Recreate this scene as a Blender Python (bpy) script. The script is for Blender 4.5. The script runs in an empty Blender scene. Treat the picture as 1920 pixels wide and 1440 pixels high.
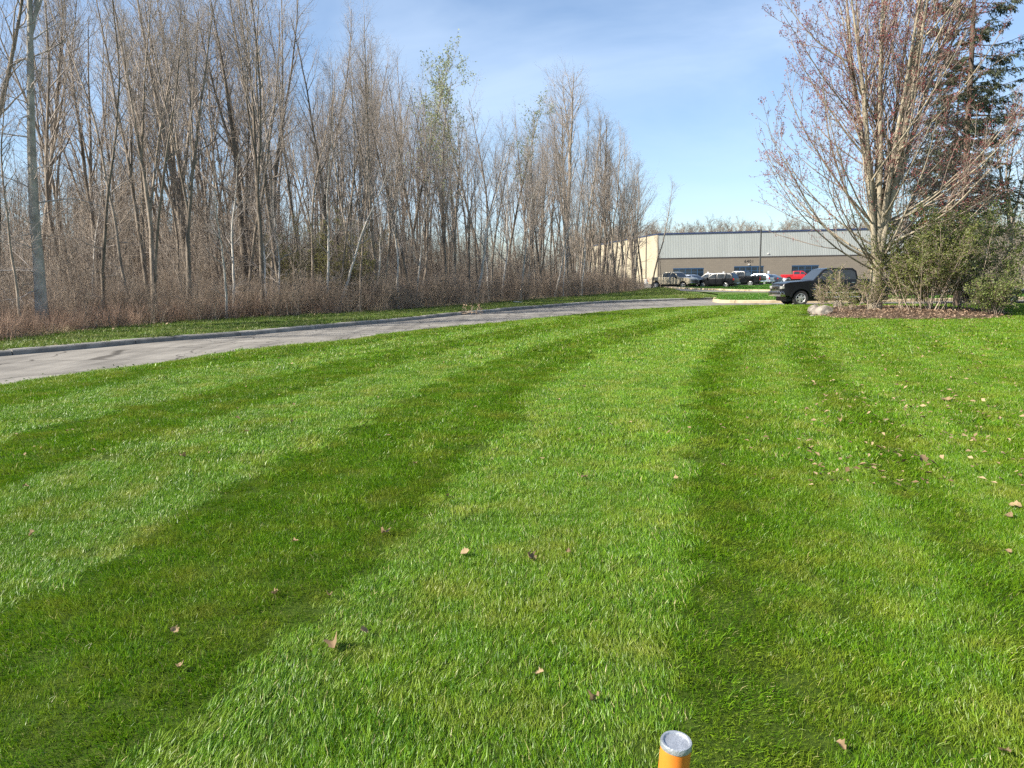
import bpy, bmesh, math, random
import numpy as np
from mathutils import Matrix, Vector, Euler

# ---------------------------------------------------------------- camera, light, exposure
S = bpy.context.scene
COL = S.collection
rad = math.radians
FPX, CAM_H, PITCH, ROLL = 1423.0, 1.75, math.atan((720 - 518) / 1423.0), rad(-0.8)
cam_d = bpy.data.cameras.new('camera')
cam_d.sensor_width = 36.0
cam_d.lens = 36.0 * FPX / 1920.0
cam_d.clip_start, cam_d.clip_end = 0.05, 6000.0
cam = bpy.data.objects.new('camera', cam_d)
COL.objects.link(cam)
CAM_M = Matrix.Translation((0, 0, CAM_H)) @ Matrix.Rotation(rad(90) - PITCH, 4, 'X') @ Matrix.Rotation(ROLL, 4, 'Z')
cam.matrix_world = CAM_M
S.camera = cam

SUN_EL, SUN_AZ = rad(38), rad(-110)          # azimuth clockwise from +Y: the sun stands to the left
SUN_DIR = Vector((math.sin(SUN_AZ) * math.cos(SUN_EL), math.cos(SUN_AZ) * math.cos(SUN_EL), math.sin(SUN_EL)))
world = bpy.data.worlds.new('World')
S.world = world
world.use_nodes = True
wn, wl = world.node_tree.nodes, world.node_tree.links
wn.clear()
w_out = wn.new('ShaderNodeOutputWorld')
w_bg = wn.new('ShaderNodeBackground')
w_bg.inputs['Strength'].default_value = 0.070
sky = wn.new('ShaderNodeTexSky')
sky.sky_type = 'NISHITA'
sky.sun_disc = False
sky.sun_elevation = SUN_EL
sky.sun_rotation = SUN_AZ
sky.air_density, sky.dust_density, sky.ozone_density = 1.0, 0.15, 2.5
# thin veils of cirrus: noise over the view direction, stretched sideways
w_tc = wn.new('ShaderNodeTexCoord')
w_map = wn.new('ShaderNodeMapping')
w_map.inputs['Scale'].default_value = (1.5, 1.5, 4.2)
w_map.inputs['Rotation'].default_value = (0.12, 0.25, 0.3)
w_noise = wn.new('ShaderNodeTexNoise')
w_noise.inputs['Scale'].default_value = 1.5
w_noise.inputs['Detail'].default_value = 6.0
w_noise.inputs['Roughness'].default_value = 0.52
w_noise.inputs['Distortion'].default_value = 0.5
w_ramp = wn.new('ShaderNodeValToRGB')
w_ramp.color_ramp.elements[0].position = 0.33
w_ramp.color_ramp.elements[0].color = (0, 0, 0, 1)
w_ramp.color_ramp.elements[1].position = 0.80
w_ramp.color_ramp.elements[1].color = (0.62, 0.62, 0.62, 1)
w_mix = wn.new('ShaderNodeMix')
w_mix.data_type = 'RGBA'
w_mix.inputs[7].default_value = (6.4, 7.0, 7.9, 1)
wl.new(w_tc.outputs['Generated'], w_map.inputs['Vector'])
wl.new(w_map.outputs['Vector'], w_noise.inputs['Vector'])
wl.new(w_noise.outputs['Fac'], w_ramp.inputs['Fac'])
wl.new(w_ramp.outputs['Color'], w_mix.inputs[0])
wl.new(sky.outputs['Color'], w_mix.inputs[6])
w_tint = wn.new('ShaderNodeMix')
w_tint.data_type, w_tint.blend_type = 'RGBA', 'MULTIPLY'
w_tint.inputs[0].default_value = 1.0
w_tint.inputs[7].default_value = (0.90, 0.98, 1.06, 1)
wl.new(w_mix.outputs[2], w_tint.inputs[6])
wl.new(w_tint.outputs[2], w_bg.inputs['Color'])
wl.new(w_bg.outputs['Background'], w_out.inputs['Surface'])

sun_d = bpy.data.lights.new('sun', 'SUN')
sun_d.energy = 4.9
sun_d.angle = rad(0.5)
sun_d.color = (1.0, 0.93, 0.82)
sun = bpy.data.objects.new('sun', sun_d)
sun.rotation_euler = SUN_DIR.to_track_quat('Z', 'Y').to_euler()
sun.location = (-30, 0, 40)
COL.objects.link(sun)

S.view_settings.view_transform = 'Standard'
S.view_settings.look = 'None'
S.view_settings.exposure = 1.25
S.view_settings.gamma = 1.0
S.cycles.max_bounces = 4
S.cycles.diffuse_bounces = 2
S.cycles.glossy_bounces = 2
S.cycles.transmission_bounces = 4
S.cycles.use_denoising = False
S.cycles.use_adaptive_sampling = True
S.cycles.adaptive_threshold = 0.02

# ---------------------------------------------------------------- helpers
def ray(u, v):
    d = Vector(((u - 960) / FPX, (720 - v) / FPX, -1.0))
    return (CAM_M.to_3x3() @ d)

def G(u, v, z=0.0):
    """ground point seen at pixel (u, v) of the 1920 x 1440 photograph"""
    d = ray(u, v)
    t = (z - CAM_H) / d.z
    return Vector((d.x * t, d.y * t, z))

def hgt(u, v, p):
    """height of the point above ground point p that is seen at pixel row v"""
    d = ray(u, v)
    t = math.hypot(p[0], p[1]) / math.hypot(d.x, d.y)
    return CAM_H + d.z * t

def tag(o, label=None, cat=None, group=None, kind=None):
    if label: o['label'] = label
    if cat: o['category'] = cat
    if group: o['group'] = group
    if kind: o['kind'] = kind
    return o

def empty(name, loc=(0, 0, 0), rz=0.0, sc=1.0):
    o = bpy.data.objects.new(name, None)
    o.location = loc
    o.rotation_euler = (0, 0, rz)
    o.scale = (sc, sc, sc)
    o.empty_display_size = 0.2
    COL.objects.link(o)
    return o

def link(name, me, mat=None, parent=None, loc=None):
    o = bpy.data.objects.new(name, me)
    if mat is not None and not me.materials:
        me.materials.append(mat)
    COL.objects.link(o)
    if parent is not None:
        o.parent = parent
    if loc is not None:
        o.location = loc
    return o

def copy_tree(o, parent=None, coll=COL):
    c = o.copy()
    coll.objects.link(c)
    c.parent = parent
    for ch in o.children:
        copy_tree(ch, c)
    return c

def mesh_np(name, verts, faces, smooth=False, attrs=None):
    """verts (n,3); faces (f,3) or (f,4)"""
    me = bpy.data.meshes.new(name)
    verts = np.ascontiguousarray(verts, dtype=np.float32)
    faces = np.ascontiguousarray(faces, dtype=np.int32)
    k = faces.shape[1]
    me.vertices.add(len(verts))
    me.vertices.foreach_set('co', verts.ravel())
    me.loops.add(faces.size)
    me.loops.foreach_set('vertex_index', faces.ravel())
    me.polygons.add(len(faces))
    me.polygons.foreach_set('loop_start', np.arange(0, faces.size, k, dtype=np.int32))
    if smooth:
        me.polygons.foreach_set('use_smooth', np.ones(len(faces), dtype=bool))
    if attrs:
        for an, av in attrs.items():
            a = me.attributes.new(an, 'FLOAT', 'POINT')
            a.data.foreach_set('value', np.ascontiguousarray(av, dtype=np.float32))
    me.update(calc_edges=True)
    me.validate()
    return me

def nrm(a):
    return a / np.maximum(np.linalg.norm(a, axis=-1, keepdims=True), 1e-9)

# ---------------------------------------------------------------- materials
def mat_new(name):
    m = bpy.data.materials.new(name)
    m.use_nodes = True
    nt = m.node_tree
    return m, nt, nt.nodes['Principled BSDF']

def N(nt, t, **kw):
    n = nt.nodes.new(t)
    for k, v in kw.items():
        if k in n.inputs:
            n.inputs[k].default_value = v
        else:
            setattr(n, k, v)
    return n

def mat_noise(name, c1, c2, scale=5.0, rough=0.8, bump=0.0, coord='Object', detail=6.0, lo=0.35, hi=0.65, rnd=0.0, stretch=(1, 1, 1), spec=0.3, metal=0.0, bscale=None):
    m, nt, bs = mat_new(name)
    tc = N(nt, 'ShaderNodeTexCoord')
    mp = N(nt, 'ShaderNodeMapping')
    mp.inputs['Scale'].default_value = stretch
    no = N(nt, 'ShaderNodeTexNoise', Scale=scale, Detail=detail, Roughness=0.6)
    rp = N(nt, 'ShaderNodeValToRGB')
    rp.color_ramp.elements[0].position, rp.color_ramp.elements[1].position = lo, hi
    rp.color_ramp.elements[0].color, rp.color_ramp.elements[1].color = (*c1, 1), (*c2, 1)
    L = nt.links.new
    if coord == 'World':
        g = N(nt, 'ShaderNodeNewGeometry')
        L(g.outputs['Position'], mp.inputs['Vector'])
    else:
        L(tc.outputs[coord], mp.inputs['Vector'])
    L(mp.outputs['Vector'], no.inputs['Vector'])
    L(no.outputs['Fac'], rp.inputs['Fac'])
    col = rp.outputs['Color']
    if rnd > 0:
        oi = N(nt, 'ShaderNodeObjectInfo')
        hs = N(nt, 'ShaderNodeHueSaturation')
        mr = N(nt, 'ShaderNodeMapRange')
        mr.inputs['To Min'].default_value, mr.inputs['To Max'].default_value = 1 - rnd, 1 + rnd
        L(oi.outputs['Random'], mr.inputs['Value'])
        L(mr.outputs['Result'], hs.inputs['Value'])
        L(col, hs.inputs['Color'])
        col = hs.outputs['Color']
    L(col, bs.inputs['Base Color'])
    bs.inputs['Roughness'].default_value = rough
    bs.inputs['Specular IOR Level'].default_value = spec
    bs.inputs['Metallic'].default_value = metal
    if bump > 0:
        bn = N(nt, 'ShaderNodeTexNoise', Scale=bscale or scale * 6, Detail=4.0)
        bu = N(nt, 'ShaderNodeBump', Strength=bump, Distance=0.02)
        L(mp.outputs['Vector'], bn.inputs['Vector'])
        L(bn.outputs['Fac'], bu.inputs['Height'])
        L(bu.outputs['Normal'], bs.inputs['Normal'])
    return m

def mat_leaf(name, c1, c2, c3=None, trans=0.35, rough=0.5, patch=None, spec=0.4):
    """thin leaf or blade: 'br' runs from c1 to c2 per piece, the last few per cent are c3 (dry)"""
    m, nt, bs = mat_new(name)
    L = nt.links.new
    at = N(nt, 'ShaderNodeAttribute', attribute_name='br')
    rp = N(nt, 'ShaderNodeValToRGB')
    e = rp.color_ramp.elements
    e[0].position, e[0].color = 0.0, (*c1, 1)
    e[1].position, e[1].color = (0.955 if c3 else 1.0), (*c2, 1)
    if c3:
        x = e.new(0.985); x.color = (*c3, 1)
    L(at.outputs['Fac'], rp.inputs['Fac'])
    col = rp.outputs['Color']
    oi = N(nt, 'ShaderNodeObjectInfo')
    hs = N(nt, 'ShaderNodeHueSaturation')
    mr = N(nt, 'ShaderNodeMapRange')
    mr.inputs['To Min'].default_value, mr.inputs['To Max'].default_value = 0.80, 1.2
    L(oi.outputs['Random'], mr.inputs['Value']); L(mr.outputs['Result'], hs.inputs['Value'])
    L(col, hs.inputs['Color'])
    col = hs.outputs['Color']
    if patch:
        g = N(nt, 'ShaderNodeNewGeometry')
        no = N(nt, 'ShaderNodeTexNoise', Scale=1.7, Detail=7.0, Roughness=0.72)
        r2 = N(nt, 'ShaderNodeValToRGB')
        r2.color_ramp.elements[0].position, r2.color_ramp.elements[1].position = 0.47, 0.70
        r2.color_ramp.elements[0].color = (0, 0, 0, 1)
        r2.color_ramp.elements[1].color = (0.75, 0.75, 0.75, 1)
        mx = N(nt, 'ShaderNodeMix', data_type='RGBA')
        mx.inputs[7].default_value = (*patch, 1)
        L(g.outputs['Position'], no.inputs['Vector']); L(no.outputs['Fac'], r2.inputs['Fac'])
        L(r2.outputs['Color'], mx.inputs[0]); L(col, mx.inputs[6])
        col = mx.outputs[2]
    L(col, bs.inputs['Base Color'])
    bs.inputs['Roughness'].default_value = rough
    bs.inputs['Specular IOR Level'].default_value = spec
    tr = N(nt, 'ShaderNodeBsdfTranslucent')
    L(col, tr.inputs['Color'])
    ms = N(nt, 'ShaderNodeMixShader')
    ms.inputs[0].default_value = trans
    out = nt.nodes['Material Output']
    L(bs.outputs[0], ms.inputs[1]); L(tr.outputs[0], ms.inputs[2]); L(ms.outputs[0], out.inputs['Surface'])
    return m

def mat_plain(name, c, rough=0.5, metal=0.0, spec=0.5, coat=0.0, var=0.06):
    m, nt, bs = mat_new(name)
    no = N(nt, 'ShaderNodeTexNoise', Scale=9.0, Detail=4.0)
    tc = N(nt, 'ShaderNodeTexCoord')
    rp = N(nt, 'ShaderNodeValToRGB')
    rp.color_ramp.elements[0].color = (*[x * (1 - var) for x in c], 1)
    rp.color_ramp.elements[1].color = (*[min(1, x * (1 + var)) for x in c], 1)
    nt.links.new(tc.outputs['Object'], no.inputs['Vector'])
    nt.links.new(no.outputs['Fac'], rp.inputs['Fac'])
    nt.links.new(rp.outputs['Color'], bs.inputs['Base Color'])
    bs.inputs['Roughness'].default_value = rough
    bs.inputs['Metallic'].default_value = metal
    bs.inputs['Specular IOR Level'].default_value = spec
    if coat: bs.inputs['Coat Weight'].default_value = coat
    return m

M = {}
M['grass'] = mat_leaf('grass_blade', (0.042, 0.138, 0.003), (0.180, 0.318, 0.010), (0.46, 0.41, 0.18), trans=0.30, rough=0.42, patch=(0.27, 0.28, 0.035), spec=0.38)
M['grass_far'] = mat_leaf('verge_blade', (0.07, 0.135, 0.012), (0.16, 0.22, 0.035), (0.40, 0.33, 0.17), trans=0.3, patch=(0.26, 0.24, 0.09))
M['turf'] = mat_noise('turf_soil', (0.024, 0.048, 0.005), (0.065, 0.100, 0.012), scale=45, rough=0.95, coord='World', bump=0.6, spec=0.1)
M['field'] = mat_noise('field_grass', (0.055, 0.105, 0.016), (0.115, 0.155, 0.036), scale=0.9, rough=0.95, coord='World', bump=0.8, bscale=30, spec=0.1)
M['litter'] = mat_noise('leaf_litter_floor', (0.07, 0.048, 0.032), (0.20, 0.145, 0.10), scale=7, rough=0.95, coord='World', bump=1.0, bscale=25, spec=0.1)
M['mulch'] = mat_noise('mulch', (0.055, 0.038, 0.027), (0.14, 0.098, 0.068), scale=16, rough=0.95, coord='World', bump=1.0, bscale=40, spec=0.1)
M['kerb'] = mat_noise('kerb_concrete', (0.15, 0.145, 0.135), (0.30, 0.285, 0.26), scale=2.2, rough=0.9, coord='World', rnd=0.2, bump=0.4, bscale=40, spec=0.2)
M['kerb_pale'] = mat_noise('kerb_concrete_pale', (0.34, 0.27, 0.17), (0.50, 0.41, 0.28), scale=2.4, rough=0.9, coord='World', bump=0.4, bscale=40, spec=0.2)
M['bark'] = mat_noise('bark_grey_brown', (0.120, 0.096, 0.074), (0.34, 0.285, 0.225), scale=5, rough=0.9, rnd=0.32, stretch=(1, 1, 0.25), bump=0.6, spec=0.2)
M['bark_pale'] = mat_noise('bark_pale', (0.36, 0.33, 0.29), (0.60, 0.56, 0.50), scale=4, rough=0.8, rnd=0.18, stretch=(1, 1, 0.6), bump=0.3, spec=0.3)
M['bark_smooth'] = mat_noise('bark_smooth_grey', (0.23, 0.21, 0.175), (0.46, 0.425, 0.365), scale=3, rough=0.85, stretch=(1, 1, 0.8), bump=0.4, spec=0.2)
M['twig'] = mat_noise('twig', (0.19, 0.160, 0.134), (0.36, 0.31, 0.265), scale=2, rough=0.75, rnd=0.25, spec=0.35)
M['twig_pale'] = mat_noise('twig_pale', (0.26, 0.225, 0.20), (0.42, 0.375, 0.335), scale=2, rough=0.75, rnd=0.15, spec=0.35)
M['brush'] = mat_noise('brush_stem', (0.20, 0.152, 0.112), (0.39, 0.31, 0.238), scale=1.5, rough=0.85, rnd=0.4, spec=0.2)
M['thicket'] = mat_noise('thicket_stem', (0.16, 0.132, 0.105), (0.38, 0.318, 0.255), scale=1.5, rough=0.85, rnd=0.45, spec=0.2)
M['weed'] = mat_noise('dead_weed', (0.235, 0.155, 0.110), (0.43, 0.305, 0.225), scale=1.5, rough=0.85, rnd=0.35, spec=0.2)
M['straw'] = mat_noise('dry_grass', (0.33, 0.25, 0.15), (0.50, 0.40, 0.25), scale=1.5, rough=0.85, rnd=0.3, spec=0.2)
M['maple_bark'] = mat_noise('maple_bark', (0.175, 0.148, 0.105), (0.41, 0.355, 0.26), scale=3.5, rough=0.85, stretch=(1, 1, 0.35), bump=0.5, spec=0.2)
M['maple_twig'] = mat_noise('maple_twig', (0.19, 0.14, 0.11), (0.35, 0.275, 0.22), scale=2, rough=0.7, spec=0.35)
M['bud'] = mat_leaf('red_bud', (0.18, 0.026, 0.034), (0.38, 0.085, 0.08), None, trans=0.25)
M['bud_green'] = mat_leaf('green_bud', (0.20, 0.24, 0.10), (0.32, 0.36, 0.18), None, trans=0.3)
M['needle'] = mat_leaf('needle', (0.034, 0.046, 0.022), (0.085, 0.100, 0.050), None, trans=0.12, rough=0.6)
M['spruce_bark'] = mat_noise('spruce_bark', (0.06, 0.042, 0.032), (0.16, 0.12, 0.09), scale=6, rough=0.95, stretch=(1, 1, 0.4), bump=0.6, spec=0.15)
M['bush_leaf'] = mat_leaf('bush_leaf', (0.075, 0.110, 0.018), (0.26, 0.285, 0.070), None, trans=0.35)
M['bush_leaf_dark'] = mat_leaf('bush_leaf_dark', (0.062, 0.098, 0.020), (0.195, 0.230, 0.058), None, trans=0.3)
M['shrub_leaf'] = mat_leaf('shrub_leaf', (0.17, 0.175, 0.035), (0.35, 0.335, 0.095), None, trans=0.42)
M['dead_leaf'] = mat_leaf('dead_leaf', (0.15, 0.090, 0.042), (0.40, 0.295, 0.165), None, trans=0.15, rough=0.8)
M['litter_leaf'] = mat_leaf('litter_leaf', (0.17, 0.10, 0.06), (0.46, 0.33, 0.22), None, trans=0.15, rough=0.8)
M['rock'] = mat_noise('rock', (0.11, 0.095, 0.078), (0.29, 0.26, 0.22), scale=3, rough=0.9, bump=0.9, bscale=9, spec=0.2)
M['clippings'] = mat_leaf('clipping', (0.03, 0.07, 0.008), (0.07, 0.12, 0.015), (0.2, 0.2, 0.1), trans=0.2)

def mat_asphalt():
    m, nt, bs = mat_new('asphalt')
    L = nt.links.new
    g = N(nt, 'ShaderNodeNewGeometry')
    n1 = N(nt, 'ShaderNodeTexNoise', Scale=0.7, Detail=6.0, Roughness=0.6)
    n2 = N(nt, 'ShaderNodeTexNoise', Scale=70.0, Detail=3.0)
    mp = N(nt, 'ShaderNodeMapping')
    mp.inputs['Rotation'].default_value = (0, 0, rad(-28))
    mp.inputs['Scale'].default_value = (1.6, 0.18, 1.0)
    n3 = N(nt, 'ShaderNodeTexNoise', Scale=1.3, Detail=6.0, Roughness=0.6)
    r1 = N(nt, 'ShaderNodeValToRGB')
    r1.color_ramp.elements[0].position, r1.color_ramp.elements[1].position = 0.3, 0.7
    r1.color_ramp.elements[0].color, r1.color_ramp.elements[1].color = (0.150, 0.140, 0.126, 1), (0.250, 0.235, 0.213, 1)
    r2 = N(nt, 'ShaderNodeValToRGB')
    r2.color_ramp.elements[0].color, r2.color_ramp.elements[1].color = (0.45, 0.45, 0.45, 1), (1.5, 1.48, 1.44, 1)
    r3 = N(nt, 'ShaderNodeValToRGB')
    r3.color_ramp.elements[0].position, r3.color_ramp.elements[1].position = 0.36, 0.55
    r3.color_ramp.elements[0].color, r3.color_ramp.elements[1].color = (0.72, 0.72, 0.72, 1), (1.05, 1.05, 1.04, 1)
    m1 = N(nt, 'ShaderNodeMix', data_type='RGBA', blend_type='MULTIPLY'); m1.inputs[0].default_value = 1
    m2 = N(nt, 'ShaderNodeMix', data_type='RGBA', blend_type='MULTIPLY'); m2.inputs[0].default_value = 1
    for n in (n1, n2): L(g.outputs['Position'], n.inputs['Vector'])
    L(g.outputs['Position'], mp.inputs['Vector']); L(mp.outputs['Vector'], n3.inputs['Vector'])
    L(n1.outputs['Fac'], r1.inputs['Fac']); L(n2.outputs['Fac'], r2.inputs['Fac']); L(n3.outputs['Fac'], r3.inputs['Fac'])
    L(r1.outputs['Color'], m1.inputs[6]); L(r2.outputs['Color'], m1.inputs[7])
    L(m1.outputs[2], m2.inputs[6]); L(r3.outputs['Color'], m2.inputs[7])
    nw = N(nt, 'ShaderNodeTexNoise', Scale=0.9, Detail=4.0)
    va = N(nt, 'ShaderNodeVectorMath', operation='MULTIPLY_ADD')
    va.inputs[1].default_value = (0.9, 0.9, 0.0)
    vo = N(nt, 'ShaderNodeTexVoronoi', feature='DISTANCE_TO_EDGE', Scale=0.34)
    rc = N(nt, 'ShaderNodeValToRGB')
    rc.color_ramp.elements[0].position, rc.color_ramp.elements[1].position = 0.004, 0.012
    rc.color_ramp.elements[0].color, rc.color_ramp.elements[1].color = (0.38, 0.37, 0.36, 1), (1, 1, 1, 1)
    m3 = N(nt, 'ShaderNodeMix', data_type='RGBA', blend_type='MULTIPLY'); m3.inputs[0].default_value = 1
    L(g.outputs['Position'], nw.inputs['Vector']); L(nw.outputs['Color'], va.inputs[0]); L(g.outputs['Position'], va.inputs[2])
    L(va.outputs[0], vo.inputs['Vector']); L(vo.outputs['Distance'], rc.inputs['Fac'])
    L(m2.outputs[2], m3.inputs[6]); L(rc.outputs['Color'], m3.inputs[7])
    L(m3.outputs[2], bs.inputs['Base Color'])
    bu = N(nt, 'ShaderNodeBump', Strength=0.5, Distance=0.01)
    L(n2.outputs['Fac'], bu.inputs['Height']); L(bu.outputs['Normal'], bs.inputs['Normal'])
    bs.inputs['Roughness'].default_value = 0.85
    bs.inputs['Specular IOR Level'].default_value = 0.25
    return m
M['asphalt'] = mat_asphalt()

# ---------------------------------------------------------------- ground, road, kerbs
def resample(pts, step=None, n=None):
    P = np.array([[p[0], p[1]] for p in pts], float)
    d = np.r_[0, np.cumsum(np.linalg.norm(np.diff(P, axis=0), axis=1))]
    # smooth (Catmull-Rom through chord length)
    if n is None:
        n = max(2, int(round(d[-1] / step)) + 1)
    s = np.linspace(0, d[-1], n)
    m = np.gradient(P, d, axis=0)
    i = np.clip(np.searchsorted(d, s, side='right') - 1, 0, len(d) - 2)
    h = (d[i + 1] - d[i])
    t = ((s - d[i]) / h)[:, None]
    h = h[:, None]
    return ((2 * t**3 - 3 * t**2 + 1) * P[i] + (t**3 - 2 * t**2 + t) * h * m[i] + (-2 * t**3 + 3 * t**2) * P[i + 1] + (t**3 - t**2) * h * m[i + 1])

def offset(P, d):
    T = nrm(np.gradient(P, axis=0))
    return P + d * np.stack([-T[:, 1], T[:, 0]], axis=1)      # to the left of travel

def strip_mesh(name, A, B, z, cols=1, zb=None):
    n = len(A)
    V = []
    for c in range(cols + 1):
        f = c / cols
        q = A * (1 - f) + B * f
        zz = z if zb is None else z * (1 - f) + zb * f
        V.append(np.c_[q, np.full(n, zz)])
    V = np.concatenate(V)
    F = []
    for c in range(cols):
        for i in range(n - 1):
            F.append((c * n + i, c * n + i + 1, (c + 1) * n + i + 1, (c + 1) * n + i))
    F = np.array(F)
    # faces must look up
    a, b, c_ = V[F[0][0]], V[F[0][1]], V[F[0][2]]
    if np.cross(b - a, c_ - a)[2] < 0:
        F = F[:, ::-1]
    return mesh_np(name, V, F)

def poly_mesh(name, pts, z):
    bm = bmesh.new()
    vs = [bm.verts.new((p[0], p[1], z)) for p in pts]
    f = bm.faces.new(vs)
    if f.normal.z == 0: bm.normal_update()
    bm.normal_update()
    if f.normal.z < 0: f.normal_flip()
    bmesh.ops.triangulate(bm, faces=[f])
    me = bpy.data.meshes.new(name)
    bm.to_mesh(me); bm.free()
    return me

def struct(name, me, mat):
    o = link(name, me, mat)
    o['kind'] = 'structure'
    return o

me = poly_mesh('ground', [(-1500, -400), (1500, -400), (1500, 3000), (-1500, 3000)], -0.03)
struct('ground', me, M['field'])

kerb_px = [(0, 668), (140, 656), (300, 641), (450, 630), (580, 618), (671, 610), (751, 602.5), (866, 590.5), (966, 581.7), (1073, 572.5), (1140, 568), (1250, 564), (1338, 561.5)]
lawn_px = [(0, 728), (140, 706), (300, 685), (400, 668), (500, 655), (667, 638), (733, 628), (833, 617), (933, 607.5), (1033, 597), (1120, 588), (1198, 581.5), (1276, 577.5), (1341, 574.8), (1458, 573.4)]
Kp = [G(*p) for p in kerb_px]
Lp = [G(*p) for p in lawn_px]
d0 = (Kp[0] - Kp[1]); Kp = [Kp[0] + d0 * 8, Kp[0] + d0 * 3] + Kp
d0 = (Lp[0] - Lp[1]); Lp = [Lp[0] + d0.normalized() * 22 + Vector((0.0, 0, 0)), Lp[0] + d0.normalized() * 8] + Lp
Lp = Lp + [G(1523, 572.6), Vector((22, 38.6, 0)), Vector((40, 39.2, 0)), Vector((90, 40, 0))]
KERB = resample(Kp, step=0.6)
LEDGE = resample(Lp, step=0.6)
# far side of the road right of the junction: the pale island kerb
ik_px = [(1338, 566.5), (1352, 568.2), (1400, 568.6), (1453, 568.4), (1560, 567.6)]
Ik = [G(*p) for p in ik_px]
Ik = Ik + [Vector((34, Ik[-1].y + 0.4, 0)), Vector((90, Ik[-1].y + 1.5, 0))]
ISL = resample([G(1360, 560.2), G(1343, 561.4), G(1337, 564)] + Ik, step=0.5)

road_outline = list(map(tuple, LEDGE)) + list(map(tuple, offset(ISL, -0.0)[::-1])) + [tuple(G(1345, 559))[:2]] + list(map(tuple, KERB[::-1]))
# road as two sheets: the curving street and the stretch before the island
def tri_fill(name, pts, z):
    from mathutils.geometry import tessellate_polygon
    V = [Vector((p[0], p[1], 0)) for p in pts]
    T = tessellate_polygon([V])
    vv = np.array([[v.x, v.y, z] for v in V])
    F = np.array(T)
    a = np.cross(vv[F[:, 1]] - vv[F[:, 0]], vv[F[:, 2]] - vv[F[:, 0]])[:, 2]
    F[a < 0] = F[a < 0][:, ::-1]
    return mesh_np(name, vv, F)
n_ = 90
struct('road', strip_mesh('road', resample(list(map(tuple, offset(KERB, 0.15))) , n=n_),
                          resample(list(map(tuple, offset(LEDGE[LEDGE[:, 0] < 11.5], -0.9))), n=n_), 0.0, cols=6), M['asphalt'])
sel = ISL[5:]
far = np.c_[np.linspace(7.5, 90, 60), np.interp(np.linspace(7.5, 90, 60), sel[:, 0], sel[:, 1] + 0.2)]
far[:4, 1] += np.array([3.2, 2.6, 2.2, 1.0])
near = np.c_[np.linspace(7.5, 90, 60), np.interp(np.linspace(7.5, 90, 60), LEDGE[:, 0], LEDGE[:, 1] - 0.8)]
struct('road', strip_mesh('road_branch', near, far, 0.004, cols=2), M['asphalt'])

def kerb_run(P, width, h, seg_len, mat, name, side=1):
    """separate kerb stones along polyline P; the face stands on P, the stone lies to its left"""
    root = empty(name)
    root['kind'] = 'structure'
    P = resample(list(map(tuple, P)), step=0.3)
    n = max(1, int(round(seg_len / 0.3)))
    rng = np.random.default_rng(3)
    i = 0
    while i < len(P) - 1:
        q = P[i:i + n + 1]
        if len(q) < 2: break
        T = nrm(np.gradient(q, axis=0))
        Nn = np.stack([-T[:, 1], T[:, 0]], axis=1) * side
        q = q.copy()
        q[0] += T[0] * 0.013; q[-1] -= T[-1] * 0.013
        dz = rng.normal(0, 0.006)
        prof = [(0, -0.05), (0.015, h - 0.03), (0.05, h), (width, h + 0.01), (width, -0.05)]
        V, F = [], []
        for j in range(len(q)):
            for (a, z) in prof:
                V.append((q[j][0] + Nn[j][0] * a, q[j][1] + Nn[j][1] * a, z + dz))
        k = len(prof)
        for j in range(len(q) - 1):
            for c in range(k - 1):
                f = (j * k + c, (j + 1) * k + c, (j + 1) * k + c + 1, j * k + c + 1)
                F.append(f if side > 0 else f[::-1])
        F.append(tuple(range(k)) if side > 0 else tuple(range(k))[::-1])
        e = (len(q) - 1) * k
        F.append(tuple(range(e, e + k))[::-1] if side > 0 else tuple(range(e, e + k)))
        me = bpy.data.meshes.new('kerb_segment')
        me.from_pydata(V, [], F)
        me.update()
        link('kerb_segment', me, mat, root)
        i += n
    return root
kerb_run(KERB[int(8 / 0.6):], 0.32, 0.13, 3.3, M['kerb'], 'kerb')
kerb_run(ISL, 0.30, 0.17, 3.0, M['kerb_pale'], 'kerb')

# verge, woodland floor
wood_px = [(0, 646), (150, 628), (300, 613), (450, 602), (640, 593), (833, 579.5), (1000, 566), (1100, 557), (1180, 549), (1225, 543.5)]
Wp = [G(*p) for p in wood_px]
d0 = (Wp[0] - Wp[1]).normalized()
Wp = [Wp[0] + d0 * 22, Wp[0] + d0 * 9] + Wp
WOOD = resample(Wp, n=80)
vergeA = resample(list(map(tuple, offset(KERB, 0.315))), n=80)
struct('verge', strip_mesh('verge', vergeA, offset(WOOD, 2.0), 0.135, cols=8), M['field'])
wf = list(map(tuple, WOOD)) + [(WOOD[-1][0] - 5, 125), (-130, 125), (-130, WOOD[0][1] + 2)]
struct('woodland_floor', tri_fill('woodland_floor', wf, 0.142), M['litter'])
tip = resample([G(1338, 560.8), G(1300, 556), G(1270, 548), G(1245, 541)], n=20)
tipB = resample([G(1290, 563), G(1230, 560), G(1200, 552), G(1200, 545)], n=20)
struct('verge', strip_mesh('verge_tip', tip + np.array([[1.6, 0.0]]), tipB, 0.131, cols=4), M['field'])

# lawn: gently uneven sheet on the camera's side of the road
LA = LEDGE
lawnB = np.c_[np.interp(np.linspace(0, 1, len(LA)), [0, 0.35, 0.6, 1], [-30, 6, 40, 90]), np.full(len(LA), -12.0)]
me = strip_mesh('lawn', LA, lawnB, 0.03, cols=24)
struct('lawn', me, M['turf'])

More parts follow.
